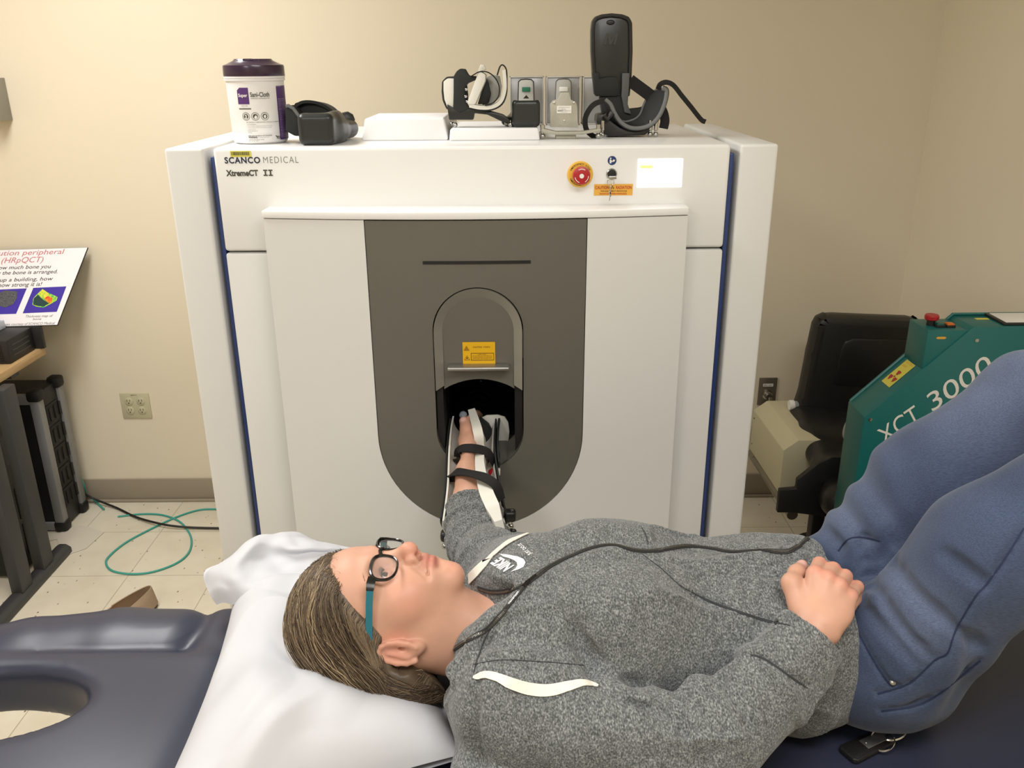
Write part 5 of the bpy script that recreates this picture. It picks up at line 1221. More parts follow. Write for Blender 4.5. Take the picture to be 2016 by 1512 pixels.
# head frame
HO = Vector((-.197, 1.09, .929)); tl_ = math.radians(5.5)
HA = Vector((math.cos(tl_), 0, -math.sin(tl_))); HN = Vector((math.sin(tl_), 0, math.cos(tl_))); HS = Vector((0, -1, 0))
_rl = Matrix.Rotation(math.radians(-3), 3, HA); HN = _rl@HN; HS = _rl@HS
HR = np.array([list(HA), list(HS), list(HN)]).T
def H(a, n, s=0): return HO+HA*a+HN*n+HS*s
def HE(a, n, s, ra, rn, rs, R=None): return Ell(H(a, n, s), (ra, rs, rn), HR if R is None else HR@R)
def rot_s(deg):      # rotation about the head's side axis (a,n plane)
    t = math.radians(deg); return np.array([[math.cos(t), 0, -math.sin(t)], [0, 1, 0], [math.sin(t), 0, math.cos(t)]])
def rot_a(deg):
    t = math.radians(deg); return np.array([[1, 0, 0], [0, math.cos(t), -math.sin(t)], [0, math.sin(t), math.cos(t)]])
B_ = Field()
B_.add(HE(-.020, -.006, 0, .096, .098, .074), .02)
B_.add(HE(-.042, .036, 0, .052, .056, .060), .03)
B_.add(HE(.030, .032, 0, .074, .056, .060), .03)
B_.add(HE(.066, .020, 0, .044, .054, .050), .025)
B_.add(HE(.099, .070, 0, .020, .020, .024), .022)
for s in (1, -1):
    B_.add(HE(.058, -.010, s*.044, .032, .032, .018), .025)
    B_.add(HE(.040, .052, s*.036, .030, .030, .026), .022)
    B_.add(HE(.026, .040, s*.052, .020, .022, .014), .02)
    B_.add(Cap(H(-.016, .086, s*.012), H(-.014, .072, s*.046), .011, .009), .018)
B_.add(HE(.064, .074, 0, .024, .021, .030), .02)
for s in (1, -1): B_.sub(HE(.006, .099, s*.032, .014, .017, .017), .016)
B_.add(Cap(H(-.004, .084, 0), H(.030, .108, 0), .0085, .0085), .014)
B_.add(HE(.036, .109, 0, .0115, .0105, .0115), .008)
for s in (1, -1):
    B_.add(HE(.041, .097, s*.0125, .0095, .009, .0072), .007)
    B_.sub(HE(.0475, .1005, s*.0065, .0050, .0075, .0034), .003)
    # eyelids
    B_.add(HE(.005, .0755, s*.032, .0145, .0135, .0150), .004)
    B_.sub(Cap(H(.0052, .0893, s*.0235), H(.0052, .0868, s*.0415), .0050, .0044), .0015)
# lips
B_.chain([H(.0605, .0835, -.021), H(.0590, .0930, -.009), H(.0600, .0940, 0), H(.0590, .0930, .009), H(.0605, .0835, .021)], [.0030, .0058, .0060, .0058, .0030], .0035)
B_.chain([H(.0695, .0825, -.019), H(.0705, .0900, -.009), H(.0710, .0912, 0), H(.0705, .0900, .009), H(.0695, .0825, .019)], [.0030, .0064, .0070, .0064, .0030], .0035)
B_.sub(Cap(H(.0655, .1000, -.012), H(.0655, .1000, .012), .0020, .0020), .002)
for s in (1, -1): B_.sub(Cap(H(.0655, .0990, s*.012), H(.0668, .0850, s*.026), .0022, .0018), .002)
B_.sub(HE(.0815, .0960, 0, .0055, .0075, .018), .010)
for s in (1, -1):     # nasolabial fold, under-jaw
    B_.sub(Cap(H(.044, .095, s*.020), H(.066, .084, s*.033), .0020, .0015), .008)
# ears
def ear(s):
    c = (.034, -.012)
    R = rot_a(-s*12)@rot_s(12)
    B_.add(HE(c[0], c[1], s*.075, .031, .018, .0075, R), .006)
    B_.add(HE(c[0]+.026, c[1]+.008, s*.073, .010, .009, .006, R), .006)
    B_.sub(HE(c[0]-.001, c[1]+.001, s*.0835, .0235, .0125, .0062, R), .003)
    ring = [H(c[0]+.030*math.cos(t)*1.0+.002, c[1]+.0175*math.sin(t)+.0065*math.cos(t)*0, s*(.0785+.002*abs(math.sin(t)))) for t in [math.radians(a) for a in range(40, 321, 28)]]
    ring = [H((p-HO).dot(HA), (p-HO).dot(HN), s*.0795) for p in ring]
    B_.chain(ring, [.0032]*len(ring), .003)
    B_.add(Cap(H(c[0]-.014, c[1]-.003, s*.0780), H(c[0]+.014, c[1]-.006, s*.0775), .0032, .0036), .005)
    B_.add(HE(c[0]+.004, c[1]+.0145, s*.0775, .0065, .0040, .0040), .004)
    B_.sub(HE(c[0]+.005, c[1]+.006, s*.0770, .0055, .0045, .008), .003)
ear(1); ear(-1)
# neck, trunk
B_.add(Cap(H(.040, -.028, 0), (.02, 1.09, .868), .055, .062), .035)
B_.add(Cap(H(.075, .0, 0), (-.01, 1.08, .905), .045, .036), .03)
B_.add(Cap((.03, .98, .865), (.03, 1.20, .865), .060, .060), .05)
B_.add(Ell((.20, 1.10, .875), (.24, .130, .080)), .05); B_.add(Ell((.52, 1.105, .875), (.13, .120, .070)), .05)
# right (near) arm and hand
SHN, ELN, WRN = (.0, .925, .885), (.245, .855, .868), (.402, .958, .992)
B_.chain([SHN, (.12, .885, .88), ELN], [.052, .042, .036], .02); B_.chain([ELN, (.32, .905, .93), WRN], [.038, .038, .0265], .02)
mcp = [W(1606, 1116, z=1.055), W(1630, 1126, z=1.053), W(1654, 1140, z=1.046), W(1675, 1160, z=1.034)]
pip = [W(1612, 1100, z=1.048), W(1639, 1110, z=1.046), W(1663, 1124, z=1.038), W(1686, 1148, z=1.024)]
WR = Vector(WRN)
for i in range(4):
    rr = (.0115, .0115, .0110, .0105)[i]
    B_.add(Cap(WR+Vector(((-.010, -.003, .005, .012)[i], (-.004, 0, 0, -.006)[i], 0)), mcp[i]-Vector((0, 0, rr)), .0165, rr), .008)
palm_c = (mcp[1]+mcp[2])/2*.55+WR*.45-Vector((0, 0, .016)); B_.add(Ell(palm_c, (.034, .034, .018)), .014)
for i in range(4):
    rr = (.0098, .0102, .0096, .0084)[i]; m_ = mcp[i]-Vector((0, 0, .011)); d_ = (pip[i]-mcp[i]); d_.z = 0; d_ = d_.normalized()
    p_ = m_+d_*.034+Vector((.002, 0, -.004)); q_ = p_+d_*.002+Vector((.0, 0, -.021)); t_ = q_-d_*.015+Vector((-.002, 0, -.006))
    B_.chain([m_, p_], [rr*1.10, rr], .0035); B_.chain([p_, q_, t_], [rr, rr*.92, rr*.8], .0035)
tb = [WR+Vector((-.012, .006, .0)), W(1558, 1148, z=1.030), W(1568, 1128, z=1.030), W(1579, 1113, z=1.028)]
B_.chain(tb, [.018, .0125, .0105, .0082], .008)
# left (far) arm, forearm rising into the bore
SHF, ELF, WRF = (.0, 1.235, .875), (-.075, 1.445, .838), (-.094, 1.605, .906)
B_.chain([SHF, (-.04, 1.34, .86), ELF], [.050, .042, .036], .02); B_.chain([ELF, (-.080, 1.53, .878), WRF], [.040, .0375, .0250], .02)
KN = Vector((-.088, 1.735, .950)); B_.add(Cap(WRF, KN, .0275, .0255, n=(1, 0, 0), k=.62), .015)
for i in range(4):
    z = (.022, .007, -.008, -.022)[i]; m_ = KN+Vector((0, .0, z)); e1_ = m_+Vector((.002, .040, -.006)); e2_ = e1_+Vector((.006, .024, -.010)); e3_ = e2_+Vector((.006, .016, -.010))
    B_.chain([m_, e1_, e2_, e3_], [.0105, .0095, .0085, .0072], .004)
TH = [Vector((-.094, 1.655, .936)), W(917, 868, y=1.69), W(918, 846, y=1.705), W(913, 829, y=1.722)]
B_.chain(TH, [.0175, .0150, .0118, .0100], .010)
# legs and feet
KNN, KNF = (.765, .975, 1.225), (.785, 1.215, 1.215); ANN, ANF = (1.02, .98, .868), (1.03, 1.20, .868)
for hip, kn, an in (((.53, 1.03, .885), KNN, ANN), ((.53, 1.165, .885), KNF, ANF)):
    B_.chain([hip, (.5*hip[0]+.5*kn[0]-.005, hip[1], .5*hip[2]+.5*kn[2]+.01), kn], [.062, .055, .045], .03); B_.chain([kn, (kn[0]+.10, kn[1], kn[2]-.13), an], [.048, .047, .030], .02)
    B_.add(Cap((an[0]-.02, an[1], BZ+.040), (an[0]+.15, an[1], BZ+.030), .030, .020, n=(0, 0, 1), k=.8), .02)
def skin_tint(V):
    c = np.tile(np.array(lin((208, 160, 136))), (len(V), 1))
    q = (V-v3(HO))@HR   # a, s, n
    def blob(a, n, s, r, col, k=1.0, sa=1, sn=1, ss=1):
        d = np.sqrt(((q[:, 0]-a)/sa)**2+((q[:, 2]-n)/sn)**2+((q[:, 1]-s)/ss)**2); w_ = np.clip(1.25-d/r, 0, 1)*k
        w_ = np.minimum(w_, k)[:, None]; nonlocal c; c = c*(1-w_)+np.array(lin(col))*w_
    for s in (1, -1):
        blob(.038, .055, s*.045, .032, (220, 146, 124), .5); blob(.03, -.01, s*.078, .03, (222, 150, 130), .6)
        blob(.006, .085, s*.033, .014, (190, 132, 116), .5, ss=1.4)
        blob(-.020, .088, s*.030, .006, (134, 100, 76), .55, ss=3.4, sn=2)
    blob(.038, .108, 0, .017, (222, 138, 118), .6)
    blob(.060, .092, 0, .0085, (184, 84, 80), .95, ss=2.4, sn=1.3); blob(.0705, .090, 0, .0085, (190, 92, 86), .9, ss=2.2, sn=1.3)
    blob(.100, .080, 0, .02, (222, 150, 130), .4)
    for a, n, s, r in ((.052, .02, .062, .0022), (.094, -.0, .05, .0022), (.080, -.002, .052, .0016), (.030, .058, .056, .0018)): blob(a, n, s, r, (110, 66, 50), .8)
    for hc in (mcp+pip+[KN]):   # reddish knuckles
        d = np.linalg.norm(V-v3(hc), axis=1); w_ = np.clip(1.2-d/.012, 0, .35)[:, None]; c = c*(1-w_)+np.array(lin((224, 142, 122)))*w_
    for tp, rr in ((W(1579, 1110, z=1.034), .006), (TH[3]+Vector((-.002, -.006, .008)), .0065)):
        d = np.linalg.norm(V-v3(tp), axis=1); w_ = np.clip(1.5-d/rr, 0, .8)[:, None]; c = c*(1-w_)+np.array(lin((236, 190, 186)))*w_
    return c
keepb = []
body = sdf_obj('body', B_, (-.36, .78, .76), (1.26, 1.88, 1.32), .002, 'skin', per, color=skin_tint, keep=keepb)
# eyes
for s in (1, -1):
    b = MB(); c = H(.005, .0735, s*.032); b.sphere(c, .0125, seg=24); e = b.build('eye', 'eye_white', per)
    gz = (HN*1.0+HA*.10+HS*.10).normalized(); b = MB(); b.lathe([(.0058, .0109), (.0045, .0120), (.0001, .0128)], c, gz, 24); b.build('iris', 'iris_brown', e)
    for n_, (a0, dn) in enumerate(((.0004, .004),)):
        P = [H(a0+(.0022 if n_ == 0 else -.0018)*((t/4-1)**2), .0885-.0022*((t/4-1)**2)-.0005, s*(.0225+.0050*t/1.9)) for t in range(9)]
        b = MB(); b.tube(P, [.0004]+[.0009]*7+[.0004], 6)
        for t in range(9):
            for dd in (-.3, .3): b.tube([P[t], P[t]+HN*.0045+HA*(-.005 if n_ == 0 else .003)+HS*dd*.004], [.0003, .0001], 4)
        b.build('lashes', 'lash_dark', e)
# eyebrows
for s in (1, -1):
    b = MB(); rg = random.Random(5)
    for k in range(150):
        t = rg.random(); sp_ = s*(.012+.034*t); a = -.021-.004*math.sin(math.pi*t)+rg.uniform(-.0028, .0028)*(1.2-t); 
        p = H(a, .0965-.013*t**1.6, sp_); b.tube([p, p+HS*s*.006+HA*rg.uniform(-.001, .001)-HN*.0015], [.0003, .0001], 3, cap=False)
    b.build('eyebrow', mat('brow_brown', (112, 86, 64), .8) if s == 1 else 'brow_brown', per)
# ---------------------------------------------------------------- hoodie
class CutSleeve:
    """tapered tube a->b cut flat past b and hollowed there"""
    def __init__(s, a, b, ra, rb, th=.004, depth=.035):
        s.c = Cap(a, v3(b)+(v3(b)-v3(a))*.4, ra, ra+(rb-ra)*1.4); s.i = Cap(v3(b)-(v3(b)-v3(a))/np.linalg.norm(v3(b)-v3(a))*depth, v3(b)+(v3(b)-v3(a))*.5, rb-th, rb-th); s.b = v3(b); s.d = (v3(b)-v3(a))/np.linalg.norm(v3(b)-v3(a)); s.a = v3(a); s.r = max(ra, rb)
    def __call__(s, P):
        return np.maximum(np.maximum(s.c(P), (P-s.b)@s.d-.0), -s.i(P))
    def bound(s): return (s.a+s.b)/2, np.linalg.norm(s.b-s.a)/2+s.r+.01
S_ = Field()
S_.add(RBox((.10, 1.095, .892), (.165, .165, .116), .105), .04)
S_.add(RBox((.33, 1.105, .885), (.19, .158, .110), .10), .05)
for s in (1, -1): S_.add(Ell((.145, 1.09-s*.075, .965), (.085, .070, .060)), .06)
S_.add(Ell((.40, 1.10, .93), (.12, .13, .075)), .05)
S_.add(Cap((.0, .93, .89), (.02, 1.24, .885), .078, .078), .05)
# near sleeve
S_.chain([(.005, .915, .895), (.09, .885, .89)], [.076, .070], .03); S_.chain([(.09, .885, .89), (.16, .865, .885), (.235, .852, .872)], [.070, .065, .058], .010)
S_.add(Cap((.235, .852, .872), (.30, .891, .915), .057, .054), .010)
S_.add(CutSleeve((.295, .888, .912), (.393, .952, .985), .054, .044), .008)
# far sleeve
S_.chain([(.005, 1.23, .88), (-.035, 1.33, .862), (-.070, 1.43, .845)], [.074, .060, .055], .02)
S_.add(CutSleeve((-.070, 1.43, .845), (-.078, 1.512, .876), .056, .053, .006), .012)
# bunched rings
def ring_pts(c, ax, r, a0, a1, n=14, tilt=.0):
    ax = Vector(ax).normalized(); M = basis(Z=ax); return [Vector(c)+M@Vector((r*math.cos(t), r*math.sin(t), tilt*math.sin(t*1.5))) for t in [math.radians(a0+(a1-a0)*k/n) for k in range(n+1)]]
def sl_axis(t):   # 0 cuff .. 1 elbow .. 2 upper arm
    p = [Vector((-.078, 1.512, .876)), Vector((-.070, 1.43, .845)), Vector((-.035, 1.33, .862))]
    i = 0 if t < 1 else 1; f = t-i; return p[i].lerp(p[i+1], f), (p[i]-p[i+1]).normalized()
for k, (f_, r_, rt) in enumerate(((.12, .0535, .0042), (.36, .0555, .0040), (.60, .056, .0046), (.82, .057, .0044), (1.12, .057, .0050), (1.45, .060, .0046))):
    c, ax = sl_axis(f_); R_ = ring_pts(c, ax+Vector((.12*(-1)**k, 0, .12*math.sin(k*2.1))), r_-.001, 0, 360, 24, .003*(-1)**k); S_.chain(R_, [rt*(.65+.5*abs(math.sin(j*.35+k))) for j in range(25)], .006)
for f_, r_, rt in ((.34, .0535, .0065), (.42, .052, .0045)):
    c = Vector((.30, .893, .912)).lerp(Vector((.393, .952, .985)), f_); S_.chain(ring_pts(c, (.098, .064, .073), r_-.004, 0, 360, 20, .008), [rt]*21, .008)
for f_ in (.1, .55, .9):
    c = Vector((.215, .862, .885)).lerp(Vector((.27, .878, .90)), f_); S_.chain(ring_pts(c, (1, .1+.5*f_, .5*f_), .056, 20, 200, 12, .010), [.0065]*13, .010)
# hood bunched behind the neck, collar
S_.add(Cap((-.066, .955, .88), (-.02, .905, .905), .024, .036), .02)
S_.chain([(-.050, .925, .85), (-.060, .975, .855), (-.078, 1.09, .835), (-.068, 1.225, .862)], [.028, .026, .024, .030], .02)
S_.add(Ell((-.034, .868, .832), (.050, .088, .050)), .010)
S_.chain([(-.080, .955, .930), (-.035, .985, .968), (.012, 1.022, .998)], [.013, .014, .010], .012)
S_.chain([(.012, 1.030, .998), (-.020, 1.105, .985), (-.050, 1.165, .945)], [.009, .012, .014], .012)
S_.sub(Cap((-.125, 1.088, .940), (.010, 1.046, .992), .068, .010), .016)
S_.sub(Ell((-.17, 1.08, .95), (.100, .095, .10)), .01)
def shirt_disp(P):
    x, y, z = P[..., 0], P[..., 1], P[..., 2]
    att = .15+.85*np.clip((1.40-y)/.05, 0, 1)
    d = .008*vnoise(P*np.array([1.2, .5, 1]), 16, 5)+.010*vnoise(P*np.array([.6, .9, 1]), 7, 11)+.004*vnoise(P, 34, 13)
    # soft ridged creases radiating from the armpit and elbow
    rg_ = 1-np.abs(vnoise(P*np.array([.75, 1.5, 1.2]), 11, 21))*5.0; d += .0065*np.clip(rg_, 0, 1)**2
    # cross-wise ripples over the belly, waves along the zip
    w_ = np.exp(-((x-.43)/.09)**2)*np.exp(-((y-1.08)/.10)**2); d += .0035*w_*np.sin(150*(y+.35*x)+7*vnoise(P, 10, 2))
    w2 = np.exp(-((y-(1.10-.35*np.clip(.15-x, 0, .2)))/.018)**2)*(z > .95)*(x > .0); d += .0042*w2*(1+.6*np.sin(52*x))
    w3 = np.exp(-((x-.10)/.06)**2-((y-.96)/.05)**2); d += .004*w3*np.sin(110*(x+.8*y))
    return d*att
S_.disp = shirt_disp
HEMX = .470
def shirt_post(P, d):
    hem = P[..., 0]-(HEMX+.030*np.clip((.95-P[..., 2])/.15, 0, 1)-.02*np.clip((P[..., 1]-1.15)/.1, 0, 1))
    d = smax(d, hem, .004)
    floor_ = (BZ+.001)-P[..., 2]
    d = smax(d, floor_, .006) if True else d
    return d
S_.post = shirt_post
# waist of the hoodie is hollow at the hem
S_.sub(RBox((.53, 1.102, .883), (.095, .150, .096), .09), .004)
lo_s, hi_s = (-.16, .76, .77), (.54, 1.56, 1.08)
# coarse pass: find the surface, then carve pocket mouth and seams into it
Vc, Fc = polygonise(S_, lo_s, hi_s, .010); bv0 = BVHTree.FromPolygons([Vector(v) for v in Vc], [tuple(int(i) for i in f) for f in Fc])
def hit(bv, px, py):
    r = bv.ray_cast(CAM, ray(px, py)); return (r[0], r[1]) if r[0] is not None else (None, None)
def trace(bv, pts, n=6, lift=0.0):
    out = []; pp2 = smooth_path([(a, c, 0) for a, c in pts], n)
    for q in pp2:
        p, nr = hit(bv, q[0], q[1])
        if p is not None:
            if nr.dot(ray(q[0], q[1])) > 0: nr = -nr
            out.append((p+nr*lift, nr))
    return out
for pts, r_, k_ in (([(1362, 1166), (1400, 1185), (1450, 1203), (1510, 1222), (1560, 1232)], .0060, .003), ([(1225, 1075), (1290, 1110), (1335, 1150), (1362, 1166)], .0022, .003),
                    ([(1265, 1035), (1275, 1055), (1280, 1075)], .0022, .003), ([(930, 1310), (990, 1300), (1080, 1305), (1150, 1310)], .0024, .004),
                    ([(1150, 1300), (1170, 1340), (1200, 1362), (1260, 1385), (1340, 1410)], .0060, .012), ([(935, 1340), (928, 1390), (930, 1450), (945, 1512)], .0075, .012),
                    ([(975, 1225), (955, 1260), (938, 1300), (928, 1330)], .0040, .006), ([(1385, 1360), (1420, 1345), (1440, 1310)], .004, .010), ([(1478, 1288), (1510, 1300), (1560, 1335), (1590, 1352)], .0045, .006), ([(1330, 1420), (1370, 1470), (1375, 1512)], .004, .010), ([(1130, 1230), (1150, 1275), (1180, 1310)], .004, .014), ([(1420, 1100), (1490, 1110), (1550, 1112)], .003, .010), ([(1410, 1120), (1480, 1130), (1540, 1135)], .003, .010)):
    tr_ = trace(bv0, pts, 3)
    P_ = [a for a, c in tr_]
    for i in range(len(P_)-1):
        if (P_[i]-P_[i+1]).length < .05: S_.items.append(('-', Cap(P_[i], P_[i+1], r_, r_), k_))
keep = []
shirt = sdf_obj('hoodie', S_, lo_s, hi_s, .003, 'heather_grey', per, keep=keep)
bvS = BVHTree.FromPolygons([Vector(v) for v in keep[0][0]], [tuple(int(i) for i in f) for f in keep[0][1]])
# undershirt in the neck opening
U_ = Field(); U_.add(Ell((.052, 1.075, .905), (.068, .075, .063)), .01); sdf_obj('undershirt', U_, (-.03, .98, .83), (.13, 1.17, .98), .004, 'tee_grey', per)
# zip
def zip_line(pts, name='zip', w_=.0075):
    tr_ = trace(bvS, pts, 10, .0012); b = MB(); b.ribbon([a for a, c in tr_], w_, .0016, [c for a, c in tr_]); z = b.build(name, 'zip_tape', shirt, smooth=60)
    b = MB(); acc = 0
    for i in range(1, len(tr_)):
        p0, p1 = tr_[i-1][0], tr_[i][0]; L = (p1-p0).length; T_ = (p1-p0).normalized() if L > 0 else Vector((1, 0, 0)); nr = tr_[i][1]
        while acc < L:
            c = p0+T_*acc+nr*.0012; R_ = basis(X=T_, Y=nr); b.cbox(c, (.0009, .0015, .0030), 0, R_); acc += .0019
        acc -= L
    b.build('zip_teeth', 'zip_metal', shirt, smooth=0)
zip_line([(1036, 1150), (1080, 1118), (1130, 1092), (1175, 1077), (1210, 1074), (1250, 1084), (1290, 1085), (1350, 1076), (1400, 1080), (1440, 1087), (1500, 1084), (1545, 1087), (1572, 1076), (1590, 1060)])
zip_line([(1034, 1152), (1010, 1182), (985, 1212), (955, 1240), (920, 1262), (886, 1284)], 'zip', .007)
zip_line([(1030, 1153), (1000, 1163), (970, 1165), (942, 1158)], 'zip', .007)
tr_ = trace(bvS, [(1030, 1157), (1042, 1145), (1056, 1134)], 4, .003); b = MB(); b.ribbon([a for a, c in tr_], [.005]*4+[.0035]*(len(tr_)-4), .0015, [c for a, c in tr_]); b.build('zip_pull', 'frame_black', shirt)
mat('seam_and_shade_grey', (52, 54, 56), .9)  # sewn hoodie seams, plus painted shade in pocket mouth and sleeve fold
for sm, w_ in (([(1362, 1166), (1400, 1185), (1450, 1203), (1510, 1222), (1555, 1231)], .0034), ([(1362, 1166), (1335, 1150), (1300, 1118), (1262, 1090)], .0012), ([(932, 1308), (990, 1299), (1080, 1304), (1150, 1310)], .0010),  # first ribbon is the shade of the pocket opening, painted as a dark strip
               ([(1262, 1036), (1272, 1055), (1276, 1072)], .0012), ([(975, 1222), (955, 1258), (940, 1298), (932, 1330)], .0018), ([(1478, 1288), (1510, 1300), (1560, 1335), (1590, 1355)], .0026)):  # last ribbon paints the shade of a sleeve fold, nothing is sewn there
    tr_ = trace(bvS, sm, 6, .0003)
    if len(tr_) > 2: b = MB(); b.ribbon([a for a, c in tr_], [w_*min(1, .25+4*min(k, len(tr_)-1-k)/len(tr_)) for k in range(len(tr_))], .0010, [c for a, c in tr_]); b.build('seam_or_shade', 'seam_and_shade_grey', shirt, smooth=60)
# white tapes
for pts, w_ in (([(932, 1334), (960, 1330), (1000, 1343), (1040, 1356), (1080, 1360), (1120, 1352), (1150, 1346), (1178, 1352)], [.004]), ([(925, 1140), (950, 1115), (975, 1090), (1000, 1070), (1020, 1060), (1040, 1052)], [.008])):
    tr_ = trace(bvS, pts, 5, .0022); n_ = len(tr_); b = MB()
    ws = [.003+.012*math.sin(math.pi*min(1, max(0, k/(n_-1))))**.6 for k in range(n_)] if w_[0] < .006 else [.016 if k < n_*.6 else .016-.012*(k-n_*.6)/(n_*.4) for k in range(n_)]
    b.ribbon([a for a, c in tr_], ws, .0012, [c for a, c in tr_]); b.build('white_tape', 'tape_white', shirt, smooth=60)
# printed logo: letters and swoosh laid on the cloth
def lay_on(me, fn, name):
    bm = bmesh.new(); bm.from_mesh(me); bmesh.ops.triangulate(bm, faces=bm.faces); bmesh.ops.subdivide_edges(bm, edges=[e for e in bm.edges if e.calc_length() > .12], cuts=2)
    bm.to_mesh(me); bm.free()
    for v in me.vertices:
        px, py = fn(v.co.x, v.co.y); p, nr = hit(bvS, px, py)
        if p is None: p, nr = CAM+ray(px, py)*1.35, Vector((0, 0, 1))
        if nr.dot(ray(px, py)) > 0: nr = -nr
        v.co = p+nr*.0010
    return link_mesh(name, me, 'print_white', shirt)
def frame_fn(o, ux, uy): return lambda u, v: (o[0]+ux[0]*u+uy[0]*v, o[1]+ux[1]*u+uy[1]*v)
me = text_mesh('NIKE', .045); co = mesh_xy(me); mn, mx = co.min(0), co.max(0)
for v in me.vertices: v.co.x = (v.co.x-mn[0])/(mx[0]-mn[0]); v.co.y = (v.co.y-mn[1])/(mx[1]-mn[1])
lay_on(me, lambda u, v: (1013-27*u-21*v, 1114-17*u+13*v), 'logo_letters')
sw = [(0, 0), (.10, .20), (.30, .42), (.60, .60), (1.0, .75)]
swo = [(983, 1091), (990, 1092), (1003, 1093), (1020, 1096), (1031, 1101), (1035, 1108), (1031, 1117), (1021, 1122), (1005, 1127), (1015, 1120), (1019, 1114), (1018, 1108), (1012, 1103), (1001, 1099), (990, 1096)]
me = curve_mesh([[((a-983)/50, -(c-1091)/50) for a, c in swo]]); lay_on(me, lambda u, v: (983+50*u, 1091-50*v), 'logo_swoosh')
me = text_mesh('JUST DO IT', .03); co = mesh_xy(me); mn, mx = co.min(0), co.max(0)
for v in me.vertices: v.co.x = (v.co.x-mn[0])/(mx[0]-mn[0]); v.co.y = (v.co.y-mn[1])/(mx[1]-mn[1])
lay_on(me, lambda u, v: (1049-22*u-8*v, 1090-22*u+5*v), 'logo_motto')
# ---------------------------------------------------------------- jeans
J_ = Field()
J_.add(RBox((.530, 1.105, .880), (.105, .155, .098), .09), .03)
J_.add(Ell((.560, 1.105, .87), (.090, .150, .086)), .05)
J_.chain([(.530, 1.010, .892), (.630, .985, 1.088), KNN], [.086, .086, .068], .03)
J_.chain([(.535, 1.180, .893), (.645, 1.200, 1.080), KNF], [.092, .085, .064], .03)
for kn, an in ((KNN, ANN), (KNF, ANF)): J_.chain([kn, (kn[0]+.10, kn[1], kn[2]-.13), (an[0]-.005, an[1], an[2]+.03)], [.067, .060, .050], .03)
def jean_disp(P):
    x, y, z = P[..., 0], P[..., 1], P[..., 2]; u = x*.70+z*.70
    d = .006*vnoise(P, 9, 4)+.003*vnoise(P, 24, 8)
    w_ = np.exp(-((x-.60)/.075)**2)*np.exp(-((z-.95)/.09)**2)
    rad = np.arctan2(y-1.10, (x-.50)+.02); d += .0050*w_*np.sin(17*rad*1.0+26*(x-.5)+3*vnoise(P, 12, 1))
    w2 = np.exp(-((x-.53)/.05)**2)*(y > 1.1); d += .005*w2*np.sin(120*(x*.8+.5*z)+3*vnoise(P, 10, 6))
    return d
J_.disp = jean_disp
def jean_post(P, d): return smax(smax(d, (BZ+.001)-P[..., 2], .006), .448-P[..., 0], .004)
J_.post = jean_post
lo_j, hi_j = (.43, .86, .77), (1.10, 1.33, 1.32)
Vc, Fc = polygonise(J_, lo_j, hi_j, .010); bvj0 = BVHTree.FromPolygons([Vector(v) for v in Vc], [tuple(int(i) for i in f) for f in Fc])
seams = [[(1728, 1366), (1790, 1345), (1840, 1300), (1866, 1285), (1882, 1240), (1920, 1175), (1940, 1153), (1975, 1105), (2016, 1040)], [(1732, 1065), (1700, 1058), (1670, 1062), (1650, 1085)],
         [(1690, 1245), (1720, 1300), (1750, 1345), (1762, 1350)], [(1735, 1400), (1800, 1390), (1850, 1365), (1930, 1300)]]
for sm in seams:
    P_ = [a for a, c in trace(bvj0, sm, 3)]
    for i in range(len(P_)-1):
        if (P_[i]-P_[i+1]).length < .06: J_.items.append(('-', Cap(P_[i], P_[i+1], .0014, .0014), .007))
for sm, r_ in (([(1740, 1085), (1800, 1170), (1870, 1230)], .004), ([(1700, 1120), (1760, 1220), (1820, 1290)], .004), ([(1660, 1130), (1730, 1230), (1800, 1310)], .0035), ([(1600, 1010), (1660, 1075)], .004), ([(1560, 1015), (1610, 1050)], .003), ([(1860, 1090), (1935, 1150)], .003), ([(1880, 1240), (1930, 1275)], .003)):
    P_ = [a for a, c in trace(bvj0, sm, 4)]
    for i in range(len(P_)-1):
        if (P_[i]-P_[i+1]).length < .06: J_.items.append(('-', Cap(P_[i], P_[i+1], r_, r_), .016))
def jean_tint(V):
    c = np.tile(np.array(lin((64, 75, 99))), (len(V), 1))
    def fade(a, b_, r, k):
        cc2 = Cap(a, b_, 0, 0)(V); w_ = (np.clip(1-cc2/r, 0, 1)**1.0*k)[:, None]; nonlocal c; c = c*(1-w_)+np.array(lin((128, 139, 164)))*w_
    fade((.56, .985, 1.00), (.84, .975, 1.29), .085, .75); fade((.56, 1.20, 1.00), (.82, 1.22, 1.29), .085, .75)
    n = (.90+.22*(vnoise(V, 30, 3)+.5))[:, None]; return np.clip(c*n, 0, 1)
keepj = []
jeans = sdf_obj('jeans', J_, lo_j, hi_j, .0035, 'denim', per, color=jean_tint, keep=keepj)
bvJ = BVHTree.FromPolygons([Vector(v) for v in keepj[0][0]], [tuple(int(i) for i in f) for f in keepj[0][1]])
for sm in seams:
    tr_ = trace(bvJ, sm, 5, .0004)
    segs = [[]]
    for t_ in tr_:
        if segs[-1] and (segs[-1][-1][0]-t_[0]).length > .04: segs.append([])
        segs[-1].append(t_)
    for sg_ in segs:
        if len(sg_) > 2: b = MB(); b.ribbon([a for a, c in sg_], .0020, .0012, [c for a, c in sg_]); b.build('seam_or_shade', 'seam_navy', jeans, smooth=60)
p, nr = hit(bvJ, 1758, 1343); b = MB(); b.lathe([(.004, 0), (.004, .0015), (.002, .0022)], p, -ray(1758, 1343), 16); b.build('rivet', 'zip_metal', jeans)
